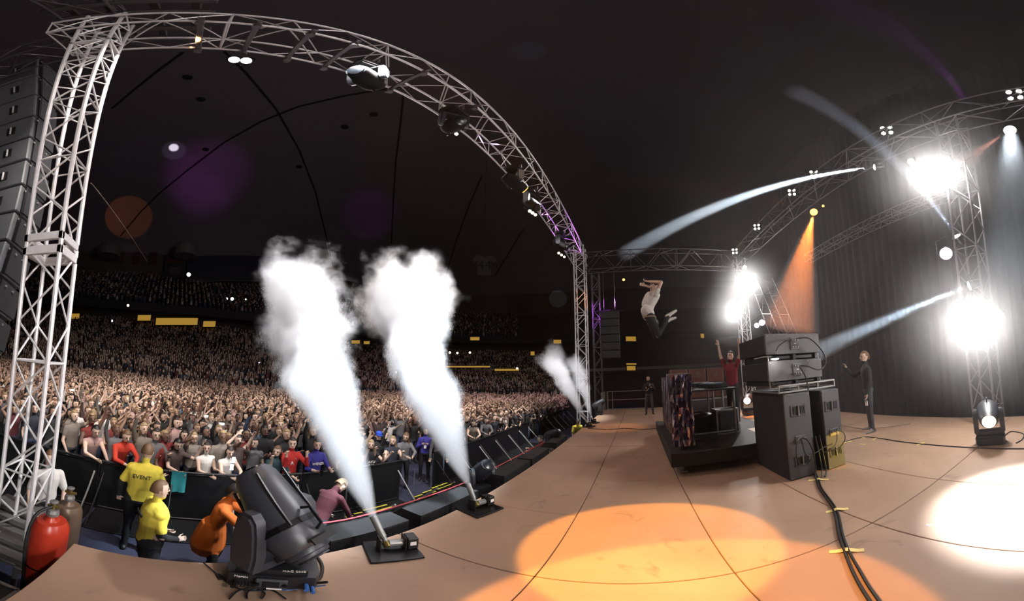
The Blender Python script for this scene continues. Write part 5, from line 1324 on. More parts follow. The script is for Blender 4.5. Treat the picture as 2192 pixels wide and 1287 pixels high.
# --- the man at the table, both arms up
p = at_r(1574, 905, 6.9)
o, inf = human('person', (p.x, p.y, .40), 'man in dark red t-shirt at the turntable table with both hands raised high',
    dict(torso=(0, .03, 1), head=(0, -.2, 1), arm_l=(-.60, .25, .95), fore_l=(-.18, .28, 1), arm_r=(.40, .1, 1.0), fore_r=(.10, .05, 1), hand_l=(-.1, .2, 1), hand_r=(.1, .1, 1), curl_l=.15, curl_r=.15, spread_l=.5, spread_r=.45, look=(0, 1, .5), thigh_l=(-.16, .22, -1), shin_l=(-.02, .05, -1), thigh_r=(.14, -.1, -1), shin_r=(.1, -.25, -1)),
    shirt_mat('dark_red', '#6a1220'), blackp, skin_l, 0, shoe_w, rotz=R(38), voxel=.012, sleeve=.55)
W_ = inf['hands']['r'][0]; MB().cyl(W_ - inf['hands']['r'][2] * .01, W_ + inf['hands']['r'][2] * .015, .034, n=14).build('wristwatch', steel, o, True)
# --- man filming with his phone upstage
p = on_z(1867, 922)
o, inf = human('person', (p.x, p.y, 0), 'man in black sweater and grey trousers filming with a raised phone upstage',
    dict(head=(-.02, -.02, 1), look=(-.1, 1, .12), arm_r=(.25, .85, -.6), fore_r=(.05, .75, 1.0), hand_r=(0, .3, 1), curl_r=.55, arm_l=(-.22, .0, -1), fore_l=(.02, .35, -1), hand_l=(.02, .2, -1), curl_l=.5, thigh_l=(-.08, .06, -1), thigh_r=(.12, -.02, -1), foot_l=(-.5, 1, -.05), foot_r=(.35, 1, -.05)),
    SH['black'], greyp, skin_l, 2, shoe_g, rotz=face_to(p, (p.x + 2.4, p.y + 4, 0)), voxel=.012, sleeve=2.0, height=1.06)
phone(o, inf, 'r', 'dark phone held up by the man in the black sweater upstage', False)
W_, K, ha, pn, pw = inf['hands']['l']; c = rel(o, K + ha * .10)
t = thing('pass_card', c, 'small white printed card and can held low by the man in the black sweater', 'card')
MB().bbox((0, 0, -.03), (.075, .02, .11), .004).build('card', MATS['sticker_white'], t); MB().lathe([(.02, -.01), (.022, .03), (.012, .04)], n=10).build('clip', steel, t)
# --- photographer by the far railing
p = on_z(1391, 887)
o, inf = human('person', (p.x, p.y, 0), 'photographer in dark clothes with a camera strap standing by the far railing',
    dict(look=(.2, 1, 0), head=(0, .05, 1), arm_l=(-.4, .3, -.8), fore_l=(.6, .8, .35), arm_r=(.4, .3, -.8), fore_r=(-.6, .8, .3), curl_l=.7, curl_r=.7, thigh_l=(-.12, 0, -1), thigh_r=(.14, 0, -1)),
    SH['black'], mat('faded_jeans', '#4a4a54', .8), skin_l, 2, shoe_b, rotz=face_to(p), voxel=.016, sleeve=2.0)
c = rel(o, (inf['hands']['l'][1] + inf['hands']['r'][1]) / 2 + Vector((0, .05, .02)))
t = thing('camera', c, 'black camera held at the chest by the photographer at the railing', 'camera'); MB().bbox((0, 0, 0), (.06, .14, .09), .01).build('camera_body', blackm, t); MB().lathe([(.035, 0), (.037, .06), (.03, .08)], (-.03, 0, 0), (-1, 0, 0), 12).build('lens_barrel', rubber, t); MB().bbox((0, 0, .055), (.04, .05, .03), .008).build('viewfinder', blackm, t)
MB().tube([inf['at'](.9) + Vector((-.08, .12, 0)), inf['at'](.5) + Vector((.0, .15, 0)), inf['at'](.3) + Vector((.12, .13, 0))], .014, 6).build('strap', mat('strap_white', '#c8c0b8', .7), o)

# --- pit staff
def pit(px, py, r, zf=ZF): 
    q = at_r(px, py, r); return Vector((q.x, q.y, zf))
p = pit(328, 1100, 3.05)
o1, i1 = human('person', p, 'shorter crop-haired guard in yellow polo and long black sleeves, nearer the deck edge',
    dict(head=(.0, .06, 1), look=(-.1, 1, -.12), arm_l=(-.35, .05, -1), fore_l=(.35, .6, -.5), arm_r=(.30, .10, -1), fore_r=(-.35, .75, -.45), hand_r=(-.5, .6, -.3), curl_r=.7, curl_l=.7, torso=(0, .04, 1)),
    SH['yellow'], blackp, skin_l, 2, shoe_b, rotz=R(-68), voxel=.011, sleeve=.72, hairstyle='buzz', height=1.0, bulk=1.30)
p = pit(300, 1060, 4.0)
o2, i2 = human('person', p, 'taller balding guard in yellow polo seen from behind, facing the barricade',
    dict(head=(.05, .1, 1), look=(.15, 1, -.2), arm_l=(-.5, -.1, -1), fore_l=(-.05, .35, -1), arm_r=(.3, .3, -.8), fore_r=(-.1, 1, .1), torso=(.03, .05, 1), curl_l=.6),
    SH['yellow'], blackp, skin_l, 2, shoe_b, rotz=R(0), voxel=.012, sleeve=.72, hairstyle='buzz', height=1.08, bulk=1.26)
bt = mat('print_black', '#201d18', .8)
def on_back(o, inf, body, size, u, m=bt, back=True, dx=0.0, ring_=.128):
    s_ = inf['s']; n = -inf['fr'] if back else inf['fr']; c = inf['at'](u) + n * ((ring_ + .012) * s_) + inf['side'] * dx
    xv = (inf['side'] if back else -inf['side']); F = Matrix((xv, n.cross(xv), n)).transposed()
    return text(body, size, 'lettering', m, o, c, F, .006)
on_back(o2, i2, 'EVENT', .085, .74, dx=.0, ring_=.150); on_back(o1, i1, 'EVENT', .07, .74, ring_=.152)
# long black undersleeves of the nearer guard
b = MB()
for q in 'lr':
    W_ = i1['hands'][q][0]
Sdat = []
for o_, inf_, keys in ((o1, i1, 'lr'), (o2, i2, 'lr')):
    for q in keys:
        W_, K, ha, pn, pw = inf_['hands'][q]
        P_ = {'l': (dict(a=(-.35, .05, -1), f=(.35, .6, -.5)) if o_ is o1 else dict(a=(-.5, -.1, -1), f=(-.05, .35, -1))), 'r': (dict(a=(.30, .10, -1), f=(-.35, .75, -.45)) if o_ is o1 else dict(a=(.3, .3, -.8), f=(-.1, 1, .1)))}[q]
        s_ = inf_['s']; E_ = W_ - V3(P_['f']) * (.255 * s_); 
        MB().tube([E_ - V3(P_['a']) * (.14 * s_), E_ - V3(P_['a']) * .03, E_ + V3(P_['f']) * .05, W_ - V3(P_['f']) * .01], [.054 * s_, .052 * s_, .048 * s_, .036 * s_], 12).build('sleeve', SH['black'], o_, True)
p = pit(468, 1125, 3.45)
human('person', p, 'stooping photographer in long orange shirt behind the big foreground light',
    dict(pelvis=(0, -.08, .86), torso=(0, .30, 1), head=(0, .55, .9), look=(0, 1, -.35), arm_l=(-.3, .75, -.6), fore_l=(.35, .55, .7), arm_r=(.3, .75, -.6), fore_r=(-.3, .5, .75), curl_l=.7, curl_r=.7, thigh_l=(-.15, .3, -1), shin_l=(0, -.3, -1), thigh_r=(.15, .2, -1), shin_r=(0, -.3, -1),
         extra=[('shirt', (0, -.07, .95), (0, -.1, .66), .17, .22)]),
    SH['orange'], blackp, skin_m, 0, shoe_b, rotz=R(-100), voxel=.012, sleeve=.9, height=1.0)
p = pit(690, 1085, 4.1)
human('person', p, 'fair-haired person in maroon sweater bending forward in the pit by the nearest smoke column',
    dict(pelvis=(0, -.1, .86), torso=(0, .58, .8), head=(0, .95, .25), look=(0, .4, -1), arm_l=(-.2, .5, -1), fore_l=(0, .5, -1), arm_r=(.2, .5, -1), fore_r=(0, .5, -1), thigh_l=(-.06, .1, -1), thigh_r=(.06, .05, -1)),
    SH['maroon'], greyp, skin_l, 3, shoe_b, rotz=R(-70), voxel=.012, sleeve=2.0)
p = pit(95, 1080, 3.85)
human('person', p, 'fair person in white t-shirt standing behind the gas cylinders and lattice tower',
    dict(look=(.3, 1, -.1), head=(.05, .05, 1), arm_l=(-.3, .2, -1), fore_l=(.2, .6, -.6), arm_r=(.3, .1, -1), fore_r=(0, .5, -1)),
    SH['white'], blackp, skin_l, 2, shoe_b, rotz=R(-140), voxel=.012, sleeve=.8, height=.97)
p = pit(908, 1010, 8.6)
o, inf = human('person', p, 'staff woman in black jacket and purple shirt, white pass, past the barricade gap',
    dict(look=(-.2, 1, 0), arm_l=(-.3, .1, -1), fore_l=(.6, .6, .5), arm_r=(.3, .1, -1), fore_r=(-.6, .6, .5)), SH['purple'], blackp, skin_l, 0, shoe_b, rotz=face_to(p), voxel=.014, sleeve=2.0, height=.96)
MB().bbox(inf['at'](.45) + inf['fr'] * .14, (.07, .01, .1), .002).build('pass_card', MATS['sticker_white'], o); MB().tube([inf['at'](.95) + inf['fr'] * .08 + inf['side'] * .06, inf['at'](.5) + inf['fr'] * .14], .006, 5).build('lanyard', blackm, o)
p = pit(938, 1010, 8.3)
human('person', p, 'person in pale jeans behind the second smoke column', dict(), SH['grey'], mat('pale_jeans', '#5f6f84', .8), skin_l, 0, shoe_g, rotz=face_to(p), voxel=.014, sleeve=2.0)
p = pit(1172, 940, 9.4)
human('person', p, 'crouching person in red jacket in the pit by the far deck edge', dict(pelvis=(0, 0, .55), torso=(0, .3, .9), thigh_l=(-.3, .9, -.2), shin_l=(0, -.3, -1), thigh_r=(.3, .9, -.2), shin_r=(0, -.3, -1), arm_l=(-.3, .6, -.6), fore_l=(.2, .9, .2), arm_r=(.3, .6, -.6), fore_r=(-.2, .9, .2)), SH['red'], blackp, skin_l, 1, shoe_b, rotz=R(20), voxel=.016, sleeve=2.0)
p = pit(1233, 905, 12.5)
human('person', p, 'person in bright yellow top crouching behind the third smoke jet', dict(pelvis=(0, 0, .75), torso=(0, .4, .9), thigh_l=(-.2, .6, -.8), shin_l=(0, -.5, -1), thigh_r=(.2, .6, -.8), shin_r=(0, -.5, -1)), SH['yellow'], blackp, skin_l, 0, shoe_b, rotz=R(120), voxel=.016, sleeve=.8)
p = pit(1125, 955, 7.6)
human('person', p, 'person in dark jeans leaning far forward over the pit shelf past the second jet', dict(pelvis=(0, 0, .9), torso=(0, .8, .5), head=(0, 1, .1), look=(0, .3, -1), arm_l=(-.2, .8, -.6), fore_l=(0, .8, -.5), arm_r=(.2, .8, -.6), fore_r=(0, .8, -.5), thigh_l=(-.1, -.5, -1), thigh_r=(.1, -.2, -1)), SH['blue'], jeans, skin_l, 0, shoe_b, rotz=R(-160), voxel=.016, sleeve=2.0)

# ------------------------------------------------------------------ front row, one by one
YR = 5.1
def rail_person(px, py, label, P, shirt, y=5.42, **kw):
    q = on_y(px, py, y); p = Vector((q.x, y, ZF))
    kw.setdefault('rotz', face_to(p, (kw.pop('tx', 3.0), 0, 0)))
    kw.setdefault('voxel', .013)
    return human('person', p, label, P, shirt, **kw)
LEAN = dict(pelvis=(0, -.12, .93), torso=(0, .35, 1), head=(0, .35, 1), look=(0, 1, -.5), arm_l=(-.25, .8, -.75), fore_l=(.5, .7, -.2), arm_r=(.25, .8, -.75), fore_r=(-.5, .7, -.2))
def L_(**k): d = dict(LEAN); d.update(k); return d
GR = 'front row at the barricade'
rail_person(197, 945, 'bare-armed man in pink tank top leaning down over the barricade rail', L_(arm_l=(-.2, .7, -.9), fore_l=(-.2, .6, -.9), arm_r=(.2, .8, -.6), fore_r=(-.6, .7, -.3)), SH['pink'], sleeve=0, hair=1, group=GR)
rail_person(262, 958, 'man in bright red-orange sweater resting his forearms on the rail', L_(), mat('shirt_redorange', '#b23320', .85, 0, .1), sleeve=1.7, hair=2, group=GR)
rail_person(328, 952, 'tall man in grey and white raglan shirt with glasses, behind the balding guard', dict(torso=(0, .1, 1), look=(.2, 1, -.1), arm_l=(-.4, .5, -.8), fore_l=(.4, .6, .5), arm_r=(.3, .4, -.9), fore_r=(-.2, .9, -.2)), SH['grey'], sleeve=1.9, hair=0, y=5.5, group=GR, height=1.03)
rail_person(378, 965, 'dark-haired fan in patterned dark top with one arm raised to the face', L_(arm_l=(-.7, .4, -.3), fore_l=(-.1, .5, 1), torso=(0, .15, 1)), SH['plaid'], sleeve=.5, hair=1, group=GR, height=.95)
rail_person(443, 985, 'girl with bun and bare shoulders hugging the rail above the crouching orange shirt', L_(torso=(0, .1, 1), head=(0, .05, 1), look=(.5, 1, -.1), arm_l=(-.25, .1, -1), fore_l=(.2, 1, .3)), SH['white'], sleeve=0, hair=0, hairstyle='tail', group=GR, height=.92)
rail_person(490, 985, 'girl in white tank top behind a bright phone light at the rail', L_(torso=(0, .15, 1), look=(.2, 1, 0)), SH['white'], sleeve=0, hair=0, hairstyle='long', group=GR, height=.90)
rail_person(415, 935, 'blond long-haired girl reaching an arm up behind the bun girl', dict(arm_r=(.2, .5, .6), fore_r=(0, .7, .9), look=(.3, 1, .1)), SH['tan'], sleeve=.4, hair=3, hairstyle='long', y=5.95, group=GR, height=.96)
rail_person(545, 960, 'dark-haired woman turned away with raised arm, above the top of the big foreground light', dict(arm_r=(.3, .5, .7), fore_r=(-.2, .4, 1), look=(.8, .6, 0)), SH['grey'], sleeve=.3, hair=0, y=5.8, group=GR, height=.95)
rail_person(588, 965, 'long-haired girl in teal top raising a fist beside the red jersey', dict(torso=(0, .15, 1), look=(.8, .8, 0), arm_r=(.3, .8, -.2), fore_r=(.1, .3, 1), curl_r=.9, arm_l=(-.2, .6, -.8), fore_l=(0, 1, -.2)), shirt_mat('teal', '#1f3a40'), sleeve=.9, hair=2, hairstyle='long', group=GR, height=.93)
o, inf = rail_person(622, 960, 'man in red sweatshirt with pale print raising both fists at the rail', dict(torso=(0, .08, 1), look=(.5, 1, 0), arm_l=(-.3, .7, -.6), fore_l=(.3, .3, 1), arm_r=(.3, .8, -.5), fore_r=(.1, .3, 1), curl_l=.9, curl_r=.9), mat('shirt_scarlet', '#9c1d18', .85, 0, .1), sleeve=1.8, hair=0, group=GR, height=1.02)
text('A', .10, 'lettering', MATS['print_white'], o, inf['at'](.62) + inf['fr'] * .135 + Vector((.03, 0, 0)), Matrix((-inf['side'], inf['fr'].cross(-inf['side']), inf['fr'])).transposed(), .01)
o, inf = rail_person(674, 960, 'man in purple and navy jersey with WEBER lettering, holding a phone at the rail', dict(torso=(0, .12, 1), look=(.3, 1, -.05), arm_l=(-.3, .4, -.9), fore_l=(.35, .9, .05), arm_r=(.3, .4, -.9), fore_r=(-.35, .9, .05), curl_l=.7, curl_r=.7), SH['purple'], sleeve=1.5, hair=0, group=GR)
on_back(o, inf, 'WEBER', .085, .60, MATS['print_white'], back=False, ring_=.135); phone(o, inf, 'r', 'dark phone in the hands of the purple jersey man', False)
o, inf = rail_person(768, 950, 'person in black staff shirt behind the nearest smoke column', dict(torso=(0, .1, 1), look=(.3, 1, 0), arm_l=(-.4, .5, -.5), fore_l=(.2, .5, .8)), SH['black'], sleeve=.8, hair=0, y=5.6, group=GR)
on_back(o, inf, 'STAFF', .07, .70, MATS['print_white'], back=False, ring_=.135)
o, inf = rail_person(790, 965, 'blond girl in black top with big pale lettering, snapping a photo at the rail', dict(torso=(0, .12, 1), look=(.4, 1, 0), arm_l=(-.3, .6, -.5), fore_l=(.3, .6, .8), arm_r=(.3, .7, -.3), fore_r=(-.1, .5, 1)), SH['black'], sleeve=.3, hair=3, hairstyle='long', group=GR, height=.94)
on_back(o, inf, 'AKU\nPAR', .085, .45, MATS['print_white'], back=False, ring_=.14)
rail_person(808, 945, 'man in royal blue cap with a raised arm behind the lettered black top', dict(torso=(0, .1, 1), look=(.2, 1, .1), arm_r=(.5, .5, .3), fore_r=(-.1, .3, 1)), SH['black'], sleeve=.5, hair=0, y=5.75, cap=mat('cap_blue', '#1f3fa0', .7), group=GR)
rail_person(838, 965, 'long blond-haired girl in dark vest with hands clasped to her chin', dict(torso=(0, .08, 1), look=(.7, 1, 0), arm_l=(-.25, .5, -.8), fore_l=(.3, .6, .8), arm_r=(.25, .5, -.8), fore_r=(-.3, .6, .8), curl_l=.6, curl_r=.6), SH['navy'], sleeve=0, hair=3, hairstyle='long', group=GR, height=.95)
rail_person(868, 950, 'brown-haired woman in grey jacket draping her arms over the rail near the gap', L_(torso=(0, .15, 1), look=(.6, 1, -.1)), SH['grey'], sleeve=1.9, hair=2, hairstyle='long', y=5.5, group=GR, height=.97)
for k, (px, lab, sh_, P_, kw) in enumerate(((1012, 'woman in pale strapless top folding her arms on the far rail', 'tan', L_(), dict(sleeve=0, hair=1, hairstyle='long')), (985, 'man in plaid shirt pointing across the far rail', 'plaid', dict(arm_r=(.3, .9, .1), fore_r=(.1, 1, .2)), dict(sleeve=1.8, hair=2)),
        (1040, 'man in grey hoodie leaning on the far rail', 'grey', L_(), dict(sleeve=1.9, hair=0)), (1065, 'man in dark jacket with teal print at the far rail', 'navy', L_(), dict(sleeve=1.9, hair=1)), (1088, 'bearded man in black leaning on the far rail', 'black', L_(), dict(sleeve=1.9, hair=0)))):
    rail_person(px, 915, lab, P_, SH[sh_], y=5.75, group='front row past the second smoke jet', voxel=.015, **kw)
# bright phone lights at the rail
for (px, py, r, lab) in ((496, 1000, 5.2, 'large bright phone light held at the rail near the big foreground light'), (500, 985, 5.2, 'second bright phone light just above the large one')):
    p = at_r(px, py, r); t = thing('phone', p, lab, 'phone', 'bright phone lights at the rail'); MB().bbox((0, 0, 0), (.07, .012, .14), .003).build('phone_body', blackm, t); MB().box((0, -.0075, 0), (.062, .003, .12)).build('screen', phone_m, t)

# ------------------------------------------------------------------ crowd prototypes
POSES = [('both arms up', dict(arm_l=(-.5, .2, 1), fore_l=(.1, .3, 1), arm_r=(.5, .2, 1), fore_r=(-.1, .3, 1), hand_l=(0, .2, 1), hand_r=(0, .2, 1), curl_l=.2, curl_r=.2, spread_l=.4, spread_r=.4)),
    ('one arm up', dict(arm_r=(.3, .3, 1), fore_r=(0, .4, 1), arm_l=(-.3, .3, -1), fore_l=(.2, .8, .2), curl_r=.2, spread_r=.4)),
    ('pointing at the stage', dict(arm_l=(-.3, .9, .45), fore_l=(.1, 1, .5), arm_r=(.25, .1, -1), fore_r=(0, .6, -.6), curl_l=.3)),
    ('clapping overhead', dict(arm_l=(-.6, .35, .8), fore_l=(.65, .3, .8), arm_r=(.6, .35, .8), fore_r=(-.65, .3, .8), curl_l=.1, curl_r=.1, palm_l=(1, 0, 0), palm_r=(-1, 0, 0))),
    ('holding up a phone', dict(arm_l=(-.4, .8, .15), fore_l=(.45, .4, .8), arm_r=(.4, .8, .15), fore_r=(-.45, .4, .8), curl_l=.6, curl_r=.6)),
    ('fist raised', dict(arm_l=(-.3, .3, 1), fore_l=(0, .2, 1), curl_l=.95, arm_r=(.3, .4, -.8), fore_r=(-.3, .8, .3))),
    ('arms folded', dict(arm_l=(-.25, .3, -1), fore_l=(.8, .7, .1), arm_r=(.25, .3, -1), fore_r=(-.8, .7, .1))),
    ('forearms raised', dict(arm_l=(-.5, .5, -.4), fore_l=(-.1, .4, 1), arm_r=(.5, .5, -.4), fore_r=(.1, .4, 1), spread_l=.4, spread_r=.4, curl_l=.2, curl_r=.2))]
HS = [('dark-haired', 0, 'short'), ('long-haired', 2, 'long'), ('short-haired', 1, 'short'), ('blond', 3, 'long'), ('brown-haired', 2, 'short'), ('brunette', 0, 'long'), ('ponytailed', 1, 'tail'), ('fair-haired', 3, 'short')]
PROTO = []
for i in range(12):
    pn_, P_ = POSES[i % 8]; hn, hi, hst = HS[(i * 3 + i // 8) % 8]; P_ = dict(P_); P_['look'] = ((i % 3 - 1) * .25, 1, .05)
    o, inf = human('person', (0, 0, -50), 'x', P_, SH['black'], jeans, skin_l, hi, shoe_b, voxel=.019, hairstyle=hst, sleeve=[.5, 0, .5, 1.8, .4, 1.9, .6, 0][(i * 5) % 8], faces=True)
    for sl in o.material_slots: sl.link = 'OBJECT'
    PROTO.append((o, pn_, hn, inf))
# ------------------------------------------------------------------ crowd layout
PT = []
y = 5.72; row = 1
while y < 25.6:
    x = -13.5 - (y - 5) * .45
    while x < 30:
        xx = x + rs.uniform(-.14, .14); yy = y + rs.uniform(-.12, .12)
        az = math.degrees(math.atan2(yy, xx)); inb = True
        if 5.0 < xx < 7.2 and yy < 7.4: inb = False
        if row == 1 and -.6 < xx < 4.9: inb = rs.rand() < .55
        if xx > 7.2 and yy < 5.9 + (xx - 7) * .02: inb = xx > 10
        if abs(xx - mp.x) < 1.7 and abs(yy - (mp.y - .6)) < 1.2: inb = False
        if az > 131 or az < 14.5: inb = False
        if inb: PT.append((xx, yy, row))
        x += .50 if y < 12 else .56
    y += .53 if y < 12 else .60; row += 1
PT.sort(key=lambda q: math.hypot(q[0], q[1]))
NEAR = 268
ORD = ['second', 'third', 'fourth', 'fifth', 'sixth', 'seventh', 'eighth', 'ninth', 'tenth', 'eleventh', 'twelfth', 'thirteenth', 'fourteenth']
cols = [('black', .28), ('grey', .17), ('white', .12), ('tan', .14), ('navy', .07), ('plaid', .10), ('pink', .04), ('blue', .02), ('red', .02), ('green', .01), ('maroon', .03)]
cn = [c for c, _ in cols]; cw = np.array([w_ for _, w_ in cols]); cw /= cw.sum()
def zone(x, y):
    a = math.degrees(math.atan2(y, x))
    for lim, nm in ((117, 'behind the near lattice tower'), (108, 'behind the pink tank top'), (100, 'behind the red-orange sweater'), (93, 'behind the two guards'), (86, 'above the teal cloth'), (79, 'above the crouching orange shirt'), (73, 'above the big foreground light'), (66, 'behind the red sweatshirt man'), (60, 'behind the WEBER jersey'), (54, 'behind the nearest smoke column'), (48, 'between the smoke columns'), (42, 'behind the second smoke column'), (34, 'past the second smoke column'), (26, 'above the far rail')):
        if a > lim: return nm
    return 'near the far smoke jets'
used = {}
for k, (x, y, row) in enumerate(PT[:NEAR]):
    i = rs.randint(len(PROTO)); src, pn_, hn, inf = PROTO[i]
    c = src.copy(); COL.objects.link(c); c.location = (x, y, ZF); c.rotation_euler = (0, 0, face_to((x, y, 0), (rs.uniform(2, 8), -1, 0)) + rs.uniform(-.25, .25)); sc = rs.uniform(.93, 1.07); c.scale = (sc, sc, sc)
    mk = lambda cc: f"{hn} fan in {cc} top, {pn_}, {ORD[min(row - 1, 12)]} row {zone(x, y)}"
    for _ in range(40):
        colr = cn[rs.choice(len(cn), p=cw if _ < 12 else None)]
        if mk(colr) not in used: break
    sk = SKINS[rs.randint(len(SKINS))]
    for sl, m in zip(c.material_slots, (sk, SH[colr], (jeans, blackp, greyp)[rs.randint(3)], shoe_b)): sl.material = m
    for ch in src.children:
        d = ch.copy(); COL.objects.link(d); d.parent = c
    low = {'behind the near lattice tower': 0}
    lab = mk(colr)
    c['label'] = lab; c['category'] = 'person'; c['group'] = 'standing fans on the arena floor'
    used.setdefault(lab, []).append(c)
    if pn_.startswith('holding'):
        W_, K, ha, pn2, pw = inf['hands']['l']; W2 = inf['hands']['r'][1]
        pc_ = (K + W2) / 2 + Vector((0, .03, .03)); wp_ = Vector(c.location) + Matrix.Rotation(c.rotation_euler.z, 3, 'Z') @ (pc_ * sc)
        t = thing('phone', wp_, f"phone of the {hn} {colr} fan, {ORD[min(row - 1, 12)]} row {zone(x, y)}", 'phone', 'phones held up by the crowd', rotz=c.rotation_euler.z)
        MB().bbox((0, 0, 0), (.14, .009, .07), .002).build('phone_body', blackm, t); MB().box((0, .0055, 0), (.125, .002, .06)).build('camera_lens', MATS['phone_screen'] if rs.rand() < .25 else blackm, t)
for o, *_ in PROTO:
    for ch in list(o.children): bpy.data.objects.remove(ch)
    bpy.data.objects.remove(o)

# ------------------------------------------------------------------ the rest of the crowd: uncountable, one object per area
def lowfig(kind, r):
    """very light figure: legs, torso, head with hair, arms; returns verts, faces, colour index (0 skin 1 shirt 2 trousers 3 hair)"""
    mb = MB()
    def limb(a, b, ra, rb, n=5): mb.cyl(a, b, ra, rb, n)
    mb.mat(2).cyl((-.09, 0, 0), (-.09, 0, .85), .08, .09, 5).cyl((.09, 0, 0), (.09, 0, .85), .08, .09, 5)
    mb.mat(1).lathe([(.15, .80), (.15, 1.05), (.18, 1.3), (.19, 1.38), (.07, 1.47)], n=7, sy=.65)
    mb.mat(0).cyl((0, 0, 1.44), (0, .01, 1.53), .05, .05, 5)
    mb.mat(0).sphere((0, .015, 1.62), .1, 7, 5, (.8, .95, 1.15)); mb.mat(3).sphere((0, -.018, 1.65), .1, 7, 4, (.88, .98, 1.08))
    arms = {0: [((-.19, 0, 1.36), (-.32, .06, 1.62), (-.30, .12, 1.87)), ((.19, 0, 1.36), (.32, .06, 1.62), (.28, .12, 1.87))], 1: [((.19, 0, 1.36), (.27, .1, 1.63), (.27, .2, 1.9)), ((-.19, 0, 1.36), (-.26, .02, 1.1), (-.1, .2, 1.12))],
            2: [((-.19, 0, 1.36), (-.25, .22, 1.48), (-.22, .44, 1.62)), ((.19, 0, 1.36), (.24, .0, 1.1), (.2, .12, .88))], 3: [((-.19, 0, 1.36), (-.36, .1, 1.55), (-.1, .18, 1.78)), ((.19, 0, 1.36), (.36, .1, 1.55), (.1, .18, 1.78))],
            4: [((-.19, 0, 1.36), (-.26, .02, 1.1), (-.15, .2, 1.05)), ((.19, 0, 1.36), (.26, .02, 1.1), (.15, .2, 1.05))], 5: [((-.19, 0, 1.36), (-.3, .22, 1.4), (-.08, .34, 1.6)), ((.19, 0, 1.36), (.3, .22, 1.4), (.08, .34, 1.6))]}[kind]
    for S_, E_, W_ in arms:
        S_, E_, W_ = Vector(S_), Vector(E_), Vector(W_)
        mb.mat(1).cyl(S_, S_.lerp(E_, .6), .06, .055, 5); mb.mat(0).cyl(S_.lerp(E_, .55), E_, .042, .04, 5).cyl(E_, W_, .04, .028, 5)
        d = (W_ - E_).normalized(); mb.box(W_ + d * .05, (.035, .08, .1), frame(d)).box(W_ + d * .13, (.028, .075, .08), frame(d))
    return np.array([tuple(v) for v in mb.v]), mb.f, np.array(mb.m)
LOW = [lowfig(k % 6, None) for k in range(6)]
def tinyfig():
    mb = MB(); mb.mat(2).box((0, 0, .42), (.32, .22, .84)); mb.mat(1).box((0, 0, 1.12), (.40, .24, .6), None, .85); mb.mat(0).box((0, .02, 1.55), (.16, .19, .22), None, .8); mb.mat(3).box((0, -.03, 1.64), (.18, .18, .12), None, .8)
    return np.array([tuple(v) for v in mb.v]), mb.f, np.array(mb.m)
def tinyfig2():
    mb = MB(); mb.mat(2).box((0, 0, .42), (.32, .22, .84)); mb.mat(1).box((0, 0, 1.12), (.40, .24, .6), None, .85); mb.mat(0).box((0, .02, 1.55), (.16, .19, .22), None, .8); mb.mat(3).box((0, -.03, 1.64), (.18, .18, .12), None, .8)
    for s_ in (-1, 1): mb.mat(0).box((s_ * .24, .05, 1.6), (.07, .07, .5))
    return np.array([tuple(v) for v in mb.v]), mb.f, np.array(mb.m)
TINY = [tinyfig(), tinyfig(), tinyfig2()]
crm = bpy.data.materials.new('crowd_clothes'); crm.use_nodes = True; nt = crm.node_tree; at_ = nt.nodes.new('ShaderNodeVertexColor'); at_.layer_name = 'tone'
nt.links.new(at_.outputs[0], nt.nodes['Principled BSDF'].inputs['Base Color']); nt.nodes['Principled BSDF'].inputs['Roughness'].default_value = .8
skc = np.array([lin('#c4a592'), lin('#b0937f'), lin('#a3836f'), lin('#664e43')]); hrc = np.array([lin('#231812'), lin('#0f0d0d'), lin('#4e3a28'), lin('#75603f')])
shc = np.array([lin(h) for h in ('#131214', '#1c1b1e', '#4d4a4a', '#a39d96', '#5c5148', '#1d1f2a', '#382e2c', '#19181a', '#4f2220', '#6d5a56', '#343c4a')]); trc = np.array([lin('#2c3850'), lin('#141417')])
